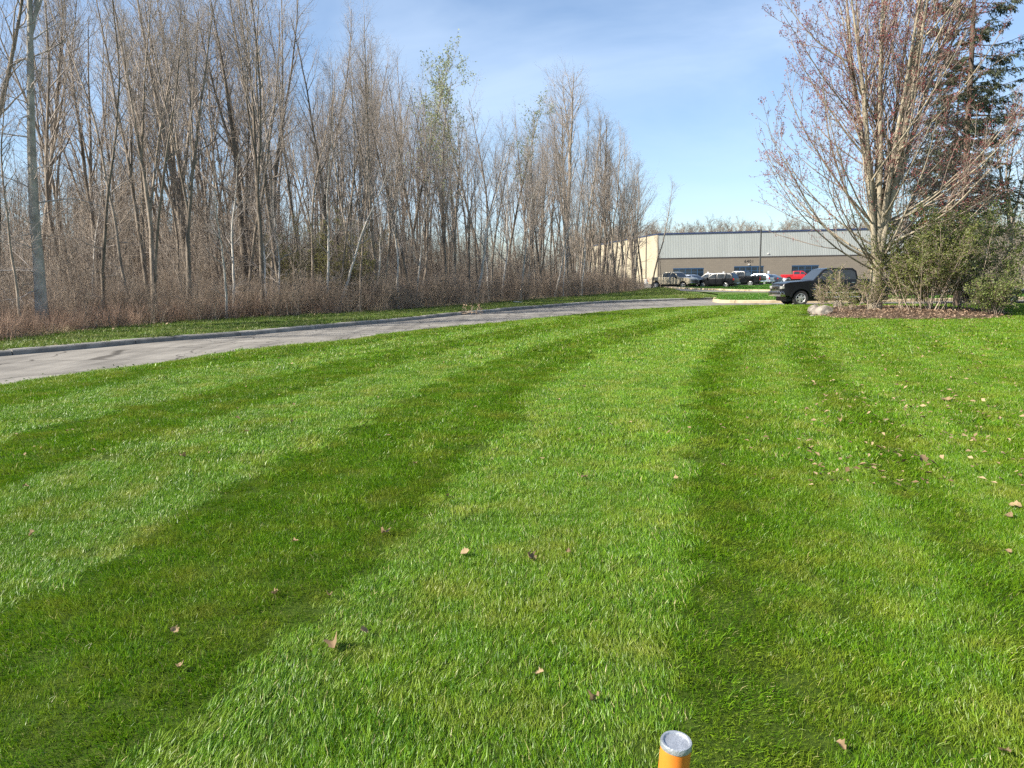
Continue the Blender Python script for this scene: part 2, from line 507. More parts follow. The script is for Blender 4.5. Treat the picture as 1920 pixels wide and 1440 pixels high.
# island lawn, driveway and parking lot
LOT_Z = 0.05
isl_pts = list(map(tuple, offset(ISL, 0.29)))
island = isl_pts + [(90, 100)] + [tuple(G(1620, 534.5))[:2], tuple(G(1500, 534))[:2], tuple(G(1430, 535))[:2], tuple(G(1330, 540))[:2], tuple(G(1262, 543))[:2], (16.2, 60)]
struct('island_lawn', tri_fill('island_lawn', island, 0.16), M['field'])
drv = resample([(15.6, 100), (16.5, 88), (17.6, 74), (20.5, 65), (28, 60.5), (60, 58)], n=30)
struct('driveway', strip_mesh('driveway', offset(drv, -1.7), offset(drv, 1.7), 0.166, cols=2), M['asphalt'])
kerb_run(offset(drv, 1.75)[2:20], 0.28, 0.30, 4.0, M['kerb_pale'], 'kerb')
lot = [tuple(G(1225, 543))[:2], tuple(G(1262, 543.2))[:2], tuple(G(1330, 540.4))[:2], tuple(G(1430, 535.3))[:2], tuple(G(1500, 534.3))[:2], tuple(G(1620, 534.8))[:2], (100, 98), (110, 146), (20, 150)]
struct('parking_lot', tri_fill('parking_lot', lot, LOT_Z), M['asphalt'])
kerb_run(resample([G(1262, 543), G(1330, 540), G(1430, 535), G(1500, 534), G(1620, 534.5)], step=0.5), 0.25, 0.22, 4.0, M['kerb_pale'], 'kerb', side=-1)

# raised bed under the maple, covered with mulch
bed_px = [(1520, 592), (1560, 599), (1640, 601), (1740, 602), (1830, 602), (1885, 598), (1885, 590), (1820, 583), (1700, 580), (1600, 578), (1530, 582)]
BED = [G(*p) for p in bed_px]
BC = sum(BED, Vector()) / len(BED)
bm = bmesh.new()
rings = []
for f, z in ((1.0, 0.035), (0.9, 0.11), (0.6, 0.2), (0.2, 0.24)):
    rings.append([bm.verts.new((BC.x + (p.x - BC.x) * f, BC.y + (p.y - BC.y) * f, z + 0.02 * math.sin(p.x * 5))) for p in BED])
for a, b in zip(rings, rings[1:]):
    for i in range(len(a)):
        j = (i + 1) % len(a)
        bm.faces.new((a[i], a[j], b[j], b[i]))
bm.faces.new(rings[-1])
bmesh.ops.recalc_face_normals(bm, faces=bm.faces)
me = bpy.data.meshes.new('planting_bed'); bm.to_mesh(me); bm.free()
struct('planting_bed', me, M['mulch'])

# ---------------------------------------------------------------- geometry-node scatter (for uncountable stuff only)
def scatter(name, pts, rot, scl, idx, protos, label, cat=None):
    """one stuff object: instances of the prototype meshes on points"""
    me = bpy.data.meshes.new(name)
    n = len(pts)
    me.vertices.add(n)
    me.vertices.foreach_set('co', np.ascontiguousarray(pts, dtype=np.float32).ravel())
    a = me.attributes.new('rot', 'FLOAT_VECTOR', 'POINT'); a.data.foreach_set('vector', np.ascontiguousarray(rot, dtype=np.float32).ravel())
    a = me.attributes.new('scl', 'FLOAT_VECTOR', 'POINT'); a.data.foreach_set('vector', np.ascontiguousarray(scl, dtype=np.float32).ravel())
    a = me.attributes.new('idx', 'INT', 'POINT'); a.data.foreach_set('value', np.ascontiguousarray(idx, dtype=np.int32))
    me.update()
    coll = bpy.data.collections.new(name + '_pieces')
    for i, pm in enumerate(protos):
        coll.objects.link(bpy.data.objects.new('%s_piece_%03d' % (name, i), pm))
    o = bpy.data.objects.new(name, me)
    COL.objects.link(o)
    ng = bpy.data.node_groups.new(name + '_scatter', 'GeometryNodeTree')
    ng.interface.new_socket('Geometry', in_out='INPUT', socket_type='NodeSocketGeometry')
    ng.interface.new_socket('Geometry', in_out='OUTPUT', socket_type='NodeSocketGeometry')
    gi, go = ng.nodes.new('NodeGroupInput'), ng.nodes.new('NodeGroupOutput')
    ip = ng.nodes.new('GeometryNodeInstanceOnPoints')
    ci = ng.nodes.new('GeometryNodeCollectionInfo')
    ci.inputs['Collection'].default_value = coll
    ci.inputs['Separate Children'].default_value = True
    ci.inputs['Reset Children'].default_value = True
    def attr(nm, ty):
        x = ng.nodes.new('GeometryNodeInputNamedAttribute')
        x.data_type = ty
        x.inputs['Name'].default_value = nm
        return [s for s in x.outputs if s.enabled and s.name == 'Attribute'][0]
    L = ng.links.new
    L(gi.outputs[0], ip.inputs['Points'])
    L(ci.outputs[0], ip.inputs['Instance'])
    ip.inputs['Pick Instance'].default_value = True
    L(attr('idx', 'INT'), ip.inputs['Instance Index'])
    L(attr('rot', 'FLOAT_VECTOR'), ip.inputs['Rotation'])
    L(attr('scl', 'FLOAT_VECTOR'), ip.inputs['Scale'])
    L(ip.outputs[0], go.inputs[0])
    md = o.modifiers.new('scatter', 'NODES')
    md.node_group = ng
    tag(o, label, cat, None, 'stuff')
    return o

# ---------------------------------------------------------------- grass
def tuft_mesh(name, rng, nb, radius, L, W, lean, spread, mat, droop=0.25):
    """nb blades rooted in a disc; lean > 0 lays them towards +Y"""
    a = rng.uniform(0, 2 * math.pi, nb); r = radius * np.sqrt(rng.uniform(0, 1, nb))
    root = np.c_[r * np.cos(a), r * np.sin(a), np.full(nb, -0.012)]
    ln = L * rng.uniform(0.55, 1.0, nb) * np.where(rng.uniform(0, 1, nb) < 0.12, 1.45, 1.0)
    d = np.c_[rng.normal(0, spread, nb), lean + rng.normal(0, spread, nb), np.ones(nb)]
    d = nrm(d)
    az = rng.uniform(0, 2 * math.pi, nb)
    side = nrm(np.c_[np.cos(az), np.sin(az), np.zeros(nb)] + 0)
    side = nrm(side - (side * d).sum(1)[:, None] * d)
    bend = np.c_[rng.normal(0, 0.35, nb), 0.9 * lean + rng.normal(0, 0.35, nb), -droop * np.abs(rng.normal(1, 0.4, nb))]
    d2 = nrm(d + bend * 0.8)
    mid = root + d * (ln * 0.55)[:, None]
    tipp = mid + d2 * (ln * 0.5)[:, None]
    w = W * rng.uniform(0.7, 1.25, nb)
    V = np.stack([root - side * w[:, None] * 0.4, root + side * w[:, None] * 0.4,
                  mid + side * w[:, None] * 0.5, mid - side * w[:, None] * 0.5,
                  tipp + side * w[:, None] * 0.12, tipp - side * w[:, None] * 0.12], axis=1)
    b = np.arange(nb)[:, None] * 6
    F = np.concatenate([b + np.array([[0, 1, 2, 3]]), b + np.array([[3, 2, 4, 5]])])
    br = np.repeat(rng.uniform(0, 1, nb), 6)
    me = mesh_np(name, V.reshape(-1, 3), F, True, {'br': br})
    me.materials.append(mat)
    return me

# mowing swaths: boundary curves on the ground, left to right, with the lean of the swath to the right of each
def lz(pts, x0, k=1.6365):
    return [(x0 + x / k, 560 + y / k) for x, y in pts]
B_px = [
    lz([(0, 300), (300, 245), (570, 192), (1000, 142), (1400, 88)], 0),
    lz([(0, 348), (500, 236), (900, 178), (1300, 122), (1571, 78)], 0),
    lz([(0, 452), (250, 382), (480, 326), (760, 266), (1000, 206), (1300, 150), (1571, 97)], 0),
    lz([(0, 592), (200, 520), (430, 455), (700, 362), (900, 302), (1150, 226), (1350, 172), (1571, 132)], 0),
    lz([(0, 975), (250, 862), (480, 722), (640, 632), (830, 532), (1050, 430), (1200, 332), (1400, 242), (1571, 176)], 0) + lz([(250, 110), (500, 62)], 960),
    lz([(470, 1440), (800, 1150), (1000, 950), (1200, 770), (1350, 620), (1450, 520), (1571, 395)], 0) + lz([(60, 312), (160, 222), (300, 152), (480, 92), (700, 46)], 960),
    lz([(470, 1440), (480, 1150), (520, 900), (548, 600), (545, 400), (560, 250), (620, 150), (760, 75)], 960),
    lz([(1571, 1180), (1400, 950), (1280, 760), (1150, 570), (1000, 400), (900, 270), (850, 180), (868, 80)], 960),
    lz([(1571, 900), (1430, 720), (1300, 570), (1200, 440), (1080, 310), (990, 220), (940, 120), (930, 70)], 960),
]
LEAN = [0.22, -0.52, 0.92, -0.64, 0.85, -0.66, 1.05, -0.58, -0.88, 0.10]
SWB = [np.array([[g.x, g.y] for g in (G(*p) for p in b)]) for b in B_px]

def swath(x, y):
    """lean amount, mow direction angle for ground points"""
    X = []
    for b in SWB:
        o = np.argsort(b[:, 1])
        bx, by = b[o, 0], b[o, 1]
        v = np.interp(y, by, bx)
        s0 = (bx[1] - bx[0]) / max(by[1] - by[0], 1e-3)
        lo = y < by[0]
        v = np.where(lo, bx[0] + np.clip(s0, -3, 3) * (y - by[0]), v)
        s1 = (bx[-1] - bx[-2]) / max(by[-1] - by[-2], 1e-3)
        v = np.where(y > by[-1], bx[-1] + np.clip(s1, -1.0, 1.0) * (y - by[-1]), v)
        X.append(v)
    X = np.array(X)
    wob = 0.03 * np.sin(y * 1.1 + x * 0.3) + 0.015 * np.sin(y * 5.3 + 1.7)
    k = (X < (x + wob)[None]).sum(0)
    lean = np.array(LEAN)[k]
    kk = np.clip(k, 1, len(SWB) - 1)
    ar = np.arange(len(x))
    left, right = X[kk - 1, ar], X[kk, ar]
    f = np.clip((x - left) / np.maximum(right - left, 0.05), 0, 1)
    edge = np.abs(f - 0.5) * 2
    inner = (k >= 1) & (k < len(SWB))
    lean = np.where(inner, lean * (0.40 + 0.75 * edge ** 2.2), lean)
    lean = np.where(k == 7, -0.62 * np.clip(1.15 - 2.0 * f, -0.30, 1.0), lean)
    # wheel tracks inside each swath, and faint older lines right of the last one
    lean = np.where(inner, lean + 0.13 * np.cos(f * 6.283 * 2.5 + 0.8 * k), lean)
    lean = np.where(k == len(SWB), 0.02 + 0.22 * np.sin((x - X[-1]) * 4.2), lean)
    # direction of travel: tangent of the boundary to the left
    ang = np.zeros(len(x))
    for i, b in enumerate(SWB):
        o = np.argsort(b[:, 1]); bx, by = b[o, 0], b[o, 1]
        m = (kk - 1 == i)
        if m.any():
            xa, xb = np.interp(y[m] - 0.4, by, bx), np.interp(y[m] + 0.4, by, bx)
            ang[m] = np.arctan2(-(np.clip(xb - xa, -4, 4)), 0.8)
    ang = np.where(np.abs(ang) > 1.45, 1.3 * np.sign(ang), ang)
    return lean, ang

def lawn_mask(x, y, inset=0.0):
    """on the lawn and not in the bed"""
    le = LEDGE[np.argsort(LEDGE[:, 0])]
    ok = y < np.interp(x, le[:, 0], le[:, 1]) + 0.05 * np.sin(x * 3.1) + 0.04 * np.sin(x * 7.7 + 1) - inset
    bx, by = (x - BC.x) / 4.7, (y - BC.y - 0.0) / 2.1
    return ok & (bx * bx + by * by > 0.95)

def in_view(x, y, margin=1.0):
    return (np.abs(x) < 0.70 * y + margin)

rng = np.random.default_rng(11)
LV = [-0.80, -0.58, -0.36, -0.14, 0.1, 0.35, 0.62, 0.95]
NV = 4
def grass_layer(name, d0, d1, fz, dens, nb, radius, L, W, label, spread=0.42):
    protos = [tuft_mesh(name + '_tuft', rng, nb, radius, L * (1.0 if abs(l) < .6 else 1.06), W, l, spread, M['grass']) for l in LV for _ in range(NV)]
    hw = 0.70 * (d1 + fz) + 1.5
    gx, gy = np.meshgrid(np.arange(-hw, hw, dens), np.arange(max(0.6, d0 - fz), d1 + fz, dens))
    n = gx.size
    x = gx.ravel() + rng.uniform(-0.5, 0.5, n) * dens
    y = gy.ravel() + rng.uniform(-0.5, 0.5, n) * dens
    jit = rng.normal(0, fz * 0.35, n)
    keep = in_view(x, y, 1.5) & (y + jit >= d0 - 0.06 * d0) & (y + jit < d1) & lawn_mask(x, y, radius * 0.9)
    x, y = x[keep], y[keep]
    lean, ang = swath(x + rng.normal(0, 0.02, len(x)), y)
    patchy = 0.25 * np.sin(x * 1.9 + 3 * np.sin(y * 0.8)) * np.sin(y * 1.3 + 2 * np.sin(x * 0.6))
    lean = lean * (1 + patchy) + rng.normal(0, 0.10, len(x))
    li = np.abs(lean[:, None] - np.array(LV)[None]).argmin(1)
    idx = li * NV + rng.integers(0, NV, len(x))
    rot = np.c_[rng.normal(0, 0.05, len(x)), rng.normal(0, 0.05, len(x)), ang + rng.normal(0, 0.22, len(x))]
    hv = rng.uniform(0.85, 1.15, len(x)) * (1 + 0.14 * np.sin(x * 2.3 + y * 1.1) * np.sin(y * 2.9) + 0.12 * np.sin(x * 9.1 + 2 * np.sin(y * 5)) * np.sin(y * 8.3))
    s = np.c_[hv, hv, hv]
    pts = np.c_[x, y, np.full(len(x), 0.03)]
    return scatter(name, pts, rot, s, idx, protos, label)

grass_layer('grass', 1.2, 7.0, 1.0, 0.115, 345, 0.125, 0.046, 0.0026, 'short mown grass blades of the near lawn in leaning swaths')
grass_layer('grass', 7.0, 17.0, 2.5, 0.20, 375, 0.21, 0.054, 0.0050, 'mown lawn grass in light and dark swaths before the road')
grass_layer('grass', 17.0, 46.0, 4.0, 0.34, 390, 0.35, 0.068, 0.011, 'far mown lawn grass running up to the road and bed')

# verge and island grass, coarser
def verge_grass(name, A, B, n, z, L, W, label, mat='grass_far', nb=70, radius=0.25, spread=0.5, smin=0.6, smax=1.4):
    protos = [tuft_mesh(name + '_tuft', rng, nb, radius, L, W, 0.15, spread, M[mat]) for _ in range(6)]
    f = rng.uniform(0, 1, n); g = rng.uniform(0, 1, n)
    i = f * (len(A) - 1); i0 = np.minimum(i.astype(int), len(A) - 2); w = (i - i0)[:, None]
    pa = A[i0] * (1 - w) + A[i0 + 1] * w
    pb = B[i0] * (1 - w) + B[i0 + 1] * w
    p = pa * (1 - g[:, None]) + pb * g[:, None]
    rot = np.c_[np.zeros(n), np.zeros(n), rng.uniform(0, 6.28, n)]
    s = rng.uniform(smin, smax, n)
    return scatter(name, np.c_[p, np.full(n, z)], rot, np.c_[s, s, s], rng.integers(0, 6, n), protos, label)
verge_grass('grass', vergeA[6:], resample(list(map(tuple, offset(WOOD, 0.6))), n=80)[6:], 5200, 0.135, 0.10, 0.013, 'thin spring grass on the verge between kerb and woods')
ed_ = LEDGE[LEDGE[:, 0] < 22][3:]
M['grass_edge'] = mat_leaf('edge_blade', (0.09, 0.18, 0.006), (0.20, 0.30, 0.012), (0.42, 0.37, 0.15), trans=0.36, patch=(0.26, 0.29, 0.03))
verge_grass('grass', ed_, offset(ed_, -0.75), 6000, 0.03, 0.065, 0.008, 'yellow green ragged lawn edge along the road', mat='grass_edge', nb=50, radius=0.12, smin=0.7, smax=1.2)
verge_grass('grass', tip, tipB, 900, 0.131, 0.13, 0.02, 'grass on the verge tip beside the driveway')
isA, isB = resample(list(map(tuple, offset(ISL[6:110], 0.4))), n=40), None
isB = resample([(15.9, 57), (22, 57), (40, 56), (90, 57)], n=40)
M['grass_island'] = mat_leaf('island_blade', (0.04, 0.13, 0.008), (0.085, 0.22, 0.016), (0.3, 0.28, 0.1), trans=0.3, patch=(0.12, 0.22, 0.03))
verge_grass('grass', isA, isB, 2600, 0.16, 0.09, 0.02, 'bright green grass behind the pale island kerb', mat='grass_island', radius=0.35)
isC = resample([(19.5, 90), (19.6, 76), (22, 68), (30, 63.5), (80, 61)], n=40)
isD = resample([G(1262, 543), G(1330, 540), G(1430, 535), G(1500, 534), G(1620, 534.5)], n=40)
isD[0] = (19.6, 88)
verge_grass('grass', isC, isD, 5200, 0.16, 0.10, 0.03, 'green island grass between driveway and parked cars', mat='grass_island', radius=0.5)

# ---------------------------------------------------------------- trees: tapered tubes grown level by level
def grow(rng, start, d, length, r0, r1, n, wander, trop):
    p, d = start.copy(), nrm(d.copy())
    pts = [p.copy()]
    for _ in range(n):
        d = d + rng.normal(0, wander, d.shape)
        d[:, 2] += trop
        d = nrm(d)
        p = p + d * (length / n)[:, None]
        pts.append(p.copy())
    s = np.linspace(0, 1, n + 1)[None]
    return np.stack(pts, 1), r0[:, None] * (1 - s) + r1[:, None] * s

def spawn(rng, P, R, k, t0, t1, a0, a1, power=1.0):
    m, n = P.shape[:2]
    par = np.repeat(np.arange(m), k)
    t = t0 + (t1 - t0) * ((np.tile(np.arange(k), m) + rng.uniform(0, 1, m * k)) / k) ** power
    f = t * (n - 1)
    i = np.minimum(f.astype(int), n - 2)
    w = (f - i)[:, None]
    pos = P[par, i] * (1 - w) + P[par, i + 1] * w
    r = R[par, i] * (1 - w[:, 0]) + R[par, i + 1] * w[:, 0]
    tan = nrm(P[par, i + 1] - P[par, i])
    q = rng.normal(0, 1, (m * k, 3))
    q = nrm(q - (q * tan).sum(1)[:, None] * tan)
    a = rng.uniform(a0, a1, m * k)[:, None]
    return pos, np.cos(a) * tan + np.sin(a) * q, r, t, par

def tubes(groups):
    VV, FF, base = [], [], 0
    for P, R, s in groups:
        m, n = P.shape[:2]
        T = nrm(np.gradient(P, axis=1))
        mean = nrm(P[:, -1] - P[:, 0])
        ref = np.where((np.abs(mean[:, 2]) > 0.8)[:, None], np.array([[1.0, 0.13, 0]]), np.array([[0.1, 0.05, 1.0]]))[:, None, :]
        U = nrm(np.cross(T, np.broadcast_to(ref, T.shape)))
        W = np.cross(T, U)
        a = np.arange(s) * 2 * math.pi / s
        ring = P[:, :, None] + R[:, :, None, None] * (np.cos(a)[None, None, :, None] * U[:, :, None] + np.sin(a)[None, None, :, None] * W[:, :, None])
        VV.append(ring.reshape(-1, 3))
        I = base + np.arange(m * n * s).reshape(m, n, s)
        J = np.roll(I, -1, axis=2)
        FF.append(np.stack([I[:, :-1], J[:, :-1], J[:, 1:], I[:, 1:]], -1).reshape(-1, 4))
        base += m * n * s
    return np.concatenate(VV), np.concatenate(FF)

def tube_mesh(name, groups, mat):
    V, F = tubes(groups)
    me = mesh_np(name, V, F, True)
    me.materials.append(mat)
    return me

def leaf_quads(name, rng, pos, L, W, mat, up=0.3, droopv=None, curl=0.0):
    n = len(pos)
    d = rng.normal(0, 1, (n, 3)); d[:, 2] += up
    if droopv is not None: d = d * 0.6 + droopv
    d = nrm(d)
    q = rng.normal(0, 1, (n, 3)); q = nrm(q - (q * d).sum(1)[:, None] * d)
    l = (L * rng.uniform(0.6, 1.3, n))[:, None]; w = (W * rng.uniform(0.6, 1.3, n))[:, None]
    nn = np.cross(d, q)
    V = np.stack([pos, pos + d * l * 0.5 + q * w * 0.5 + nn * curl * l, pos + d * l, pos + d * l * 0.5 - q * w * 0.5 + nn * curl * l], 1)
    F = np.arange(n)[:, None] * 4 + np.array([[0, 1, 2, 3]])
    me = mesh_np(name, V.reshape(-1, 3), F, False, {'br': np.repeat(rng.uniform(0, 1, n), 4)})
    me.materials.append(mat)
    return me

def one(v): return np.array([v], float)

def bare_tree(seed, H=13.0, r=0.12, first=0.38, spreadf=0.24, k1=19, k2=7, k3=3, a0=24, a1=56, lean=(0, 0), bark='bark', twig='twig', wander=0.05, fork=0, low=0, buds=None, joined=False, r_tw=0.0034, trop=0.10, fine=1):
    """returns meshes: trunk, crown, (buds)"""
    rng = np.random.default_rng(seed)
    P0, R0 = grow(rng, one((0, 0, -0.15)), one((lean[0], lean[1], 1.0)), one(H), one(r), one(r * 0.12), 18, wander, 0.03)
    R0[:, 0] *= 1.45; R0[:, 1] *= 1.08
    groups_t = [(P0, R0, 8)]
    PP, RR = P0, R0
    if fork:
        pos, d, rr, t, _ = spawn(rng, P0, R0, fork, first * 0.8, first + 0.28, rad(10), rad(24))
        Pf, Rf = grow(rng, pos, d, H * (1 - t) * rng.uniform(0.75, 1.0, len(t)), rr * 0.72, np.full(len(t), r * 0.1), 18, wander * 0.8, 0.06)
        groups_t.append((Pf, Rf, 6))
        PP, RR = np.concatenate([P0, Pf]), np.concatenate([R0, Rf])
    pos, d, rr, t, par = spawn(rng, PP, RR, k1, first, 0.98, rad(a0), rad(a1), 0.9)
    L1 = H * spreadf * (1.15 - t * 0.72) * rng.uniform(0.5, 1.3, len(t))
    P1, R1 = grow(rng, pos, d, L1, np.minimum(rr * 0.55, 0.012 + L1 * 0.011), np.full(len(t), r_tw), 7, 0.10, trop)
    crown = [(P1, R1, 5)]
    if low:
        pos, d, rr, t, _ = spawn(rng, P0, R0, low, 0.08, first, rad(55), rad(95))
        Ll = H * 0.13 * rng.uniform(0.4, 1.3, len(t))
        Pl, Rl = grow(rng, pos, d, Ll, 0.006 + Ll * 0.009, np.full(len(t), r_tw), 7, 0.16, 0.0)
        crown.append((Pl, Rl, 4))
        P1, R1, L1 = np.concatenate([P1, Pl]), np.concatenate([R1, Rl]), np.concatenate([L1, Ll])
    pos, d, rr, t, par = spawn(rng, P1, R1, k2, 0.18, 0.97, rad(25), rad(60))
    L2 = L1[par] * 0.52 * (1.15 - 0.7 * t) * rng.uniform(0.5, 1.3, len(t))
    P2, R2 = grow(rng, pos, d, L2, np.minimum(rr * 0.65, 0.004 + L2 * 0.008), np.full(len(t), r_tw * 0.75), 4, 0.12, trop * 0.8)
    crown.append((P2, R2, 3))
    pos, d, rr, t, par = spawn(rng, P2, R2, k3, 0.2, 1.0, rad(22), rad(55))
    L3 = (0.14 + L2[par] * 0.6) * rng.uniform(0.5, 1.3, len(t))
    P3, R3 = grow(rng, pos, d, L3, np.minimum(rr * 0.8, r_tw), np.full(len(t), r_tw * 0.55), 2, 0.12, trop * 0.6)
    crown.append((P3, R3, 3))
    if joined:
        return tube_mesh('whole_tree', groups_t + crown, M[bark])
    out = [tube_mesh('trunk', groups_t, M[bark]), tube_mesh('crown', crown, M[twig])]
    if buds:
        tips = np.concatenate([P3[:, -1], P3[:, 1], P2[:, -1], P2[:, 2]])
        tips = tips[rng.uniform(0, 1, len(tips)) < buds[1]]
        out.append(leaf_quads('buds', rng, np.repeat(tips, 2, 0), buds[2], buds[2] * 0.6, M[buds[0]]))
    return out

def place_tree(meshes, loc, rz, sc, label, group=None, name='bare_tree', cat='tree', tilt=(0, 0), scz=None):
    t = empty(name, loc, rz)
    t.rotation_euler = (tilt[0], tilt[1], rz)
    t.scale = (sc, sc, scz or sc)
    for m, nm in zip(meshes, ('trunk', 'crown', 'buds')):
        link(nm, m, None, t)
    tag(t, label, cat, group)
    return t

# ten kinds of woodland tree
VAR = [
    bare_tree(1, 13.5, 0.115, first=0.42, spreadf=0.20, low=8),
    bare_tree(2, 14.0, 0.135, first=0.36, spreadf=0.24, fork=1, k1=20),
    bare_tree(3, 12.5, 0.095, first=0.45, spreadf=0.18, k1=22, low=10),
    bare_tree(4, 13.0, 0.15, first=0.32, spreadf=0.27, fork=2, k1=17),
    bare_tree(5, 12.0, 0.085, first=0.40, spreadf=0.20, k1=20, wander=0.07, low=6),
    bare_tree(6, 13.8, 0.12, first=0.48, spreadf=0.19, k1=24, a0=18, a1=42),
    bare_tree(7, 12.8, 0.105, first=0.30, spreadf=0.23, fork=1, k1=20, wander=0.06, low=8),
    bare_tree(8, 13.2, 0.14, first=0.35, spreadf=0.26, fork=1, k1=20, a0=30, a1=62),
]
VAR_PALE = [bare_tree(21 + i, 8.0, 0.075, first=0.30, spreadf=0.25, k1=16, k2=5, k3=4, bark='bark_pale', twig='twig_pale', wander=0.07, low=4) for i in range(4)]
VAR_BUD = bare_tree(31, 13.0, 0.10, first=0.40, spreadf=0.22, k1=22, buds=('bud_green', 0.75, 0.10))

WN = nrm(np.gradient(WOOD, axis=0)); WN = np.stack([-WN[:, 1], WN[:, 0]], 1)
def wood_pt(u, depth):
    """u: 0..1 along the edge of the wood, depth metres behind it"""
    f = u * (len(WOOD) - 1); i = min(int(f), len(WOOD) - 2); w = f - i
    p = WOOD[i] * (1 - w) + WOOD[i + 1] * w
    n = WN[i]
    return Vector((p[0] + n[0] * depth, p[1] + n[1] * depth, 0.14))

rr = random.Random(5)
def px_of(p):
    c = CAM_M.inverted() @ Vector((p[0], p[1], p[2] if len(p) > 2 else 0))
    return 960 + FPX * c.x / -c.z, 720 - FPX * c.y / -c.z

ZONES = [(-400, 210, 'left end of the woods'), (210, 470, 'woods left of the green shrub'), (470, 760, 'woods around the green shrub'), (760, 1010, 'woods right of the green shrub'), (1010, 1400, 'thinning woods by the building')]
ADJ = ['slender straight', 'tall forked', 'thin close-branched', 'thick low-forking', 'narrow crooked', 'upright slim-crowned', 'loosely forked', 'wide-branching']
VT = np.array([(-400, -200), (0, -120), (400, -80), (560, -20), (650, 15), (700, 55), (770, 85), (850, 165), (930, 160), (1000, 215), (1060, 190), (1150, 240), (1250, 300)], float)
def vtop(u): return float(np.interp(u, VT[:, 0], VT[:, 1]))
spots = []
tries = 0
while len(spots) < 240 and tries < 9000:
    tries += 1
    u = rr.uniform(0.03, 1.0) ** 0.92
    dep = 0.8 + 34 * rr.random() ** 1.7
    if u > 0.86: dep = min(dep, 14 * rr.random() + 0.8)
    p = wood_pt(u, dep)
    uu, vv = px_of((p.x, p.y, 4.0))
    if uu < -260 or uu > 1250: continue
    if 35 < uu < 125 and dep < 5: continue
    if any((p - q[0]).length < 0.75 + 0.02 * dep for q in spots): continue
    spots.append((p, u, dep, uu))
plan = []
for p, u, dep, uu in spots:
    vi = rr.randrange(len(VAR))
    if u > 0.9: vi = rr.choice([0, 2, 5, 4])
    zn = [z for z in ZONES if z[0] <= uu < z[1]]
    plan.append((p, u, dep, uu, vi, zn[0][2] if zn else ZONES[0][2]))
ORD = ['first', 'second', 'third', 'fourth', 'fifth', 'sixth', 'seventh', 'eighth', 'ninth', 'tenth', 'eleventh', 'twelfth', 'thirteenth', 'fourteenth', 'fifteenth', 'sixteenth', 'seventeenth', 'eighteenth', 'nineteenth', 'twentieth']
for k_, (p, u, dep, uu, vi, zn) in enumerate(plan):
    sc = min(1.45, max(0.72, hgt(uu, vtop(uu), p) * (rr.uniform(0.62, 1.0) if uu > 560 else rr.uniform(0.8, 1.15)) / 13.3))
    if dep < 8:
        same = sorted(q[3] for q in plan if q[4] == vi and q[5] == zn and q[2] < 8)
        lb = ('%s %s bare tree from the left, front of %s' % (ORD[min(19, same.index(uu))], ADJ[vi], zn)) if len(same) > 1 else '%s bare tree at the front of the %s' % (ADJ[vi], zn)
    else:
        lb = '%s bare tree deeper inside the %s' % (ADJ[vi], zn)
    place_tree(VAR[vi], p, rr.uniform(0, 6.28), sc * 0.74, lb, 'bare trees of the %s' % zn, tilt=(rr.gauss(0, 0.04), rr.gauss(0, 0.04)), scz=sc)

def at_px(u, v, extra=0.0):
    p = G(u, v)
    return Vector((p.x, p.y, 0.14))

# single trees that stand out at the edge
big = bare_tree(41, 15.0, 0.185, first=0.60, spreadf=0.20, fork=3, k1=14, low=22, bark='bark_smooth', twig='twig_pale', wander=0.018)
place_tree(big, at_px(82, 628), 0.4, 1.05, 'large smooth pale grey tree standing alone in front of the woods beside the verge', tilt=(0, 0.045))
dark = bare_tree(42, 14.5, 0.19, first=0.25, spreadf=0.24, fork=2, k1=14, low=6, wander=0.05)
place_tree(dark, at_px(-22, 632), 1.1, 1.0, 'dark thick leaning tree cut off by the left edge of the picture', tilt=(0, 0.07))
fan = bare_tree(43, 14.5, 0.19, first=0.22, spreadf=0.23, fork=5, k1=13, wander=0.02)
place_tree(fan, at_px(366, 588), 0.2, 1.2, 'big tree with several stems fanning upwards from low on its trunk', tilt=(0, -0.08))
knot = bare_tree(44, 14.0, 0.18, first=0.30, spreadf=0.26, fork=1, k1=22, a0=35, a1=75, wander=0.03)
place_tree(knot, at_px(466, 586), 2.0, 1.2, 'dark straight tree with knotty spreading limbs left of the green shrub')
pair = bare_tree(45, 12.5, 0.13, first=0.4, spreadf=0.2, fork=1, k1=18)
place_tree(pair, at_px(284, 572), 0.9, 1.25, 'twin-trunked tree with flared dark base and pale streaks')
end1 = bare_tree(46, 14.0, 0.20, first=0.36, spreadf=0.27, fork=2, k1=22, a0=28, a1=58)
place_tree(end1, at_px(1062, 552), 0.3, hgt(1062, 178, at_px(1062, 548)) / 14.0, 'tall bare tree with a wide rounded crown above the thinning wood')
end2 = bare_tree(47, 13.5, 0.17, first=0.26, spreadf=0.25, fork=1, k1=26, a0=22, a1=50)
place_tree(end2, at_px(1128, 548), 1.7, hgt(1128, 228, at_px(1128, 548)) / 13.5, 'bare tree with dense ascending crown, second before the grey building')
end3 = bare_tree(48, 13.0, 0.16, first=0.18, spreadf=0.30, fork=1, k1=28, a0=30, a1=62, trop=0.08)
place_tree(end3, at_px(1190, 543), 2.6, hgt(1190, 230, at_px(1190, 548)) / 13.0, 'last spreading bare tree at the end of the wood before the cream wall')
for (bu, bv, bt, bl) in ((838, 566, 165, 'tree with a haze of green buds above the brush, left of the taller budding one'), (952, 560, 205, 'slim tree with greenish opening buds before the wood thins'), (770, 566, 110, 'tree with green-tinged top behind the leaning pale saplings')):
    place_tree(VAR_BUD, at_px(bu, bv), bu * 1.0, hgt(bu, bt, at_px(bu, bv)) / 12.6, bl)
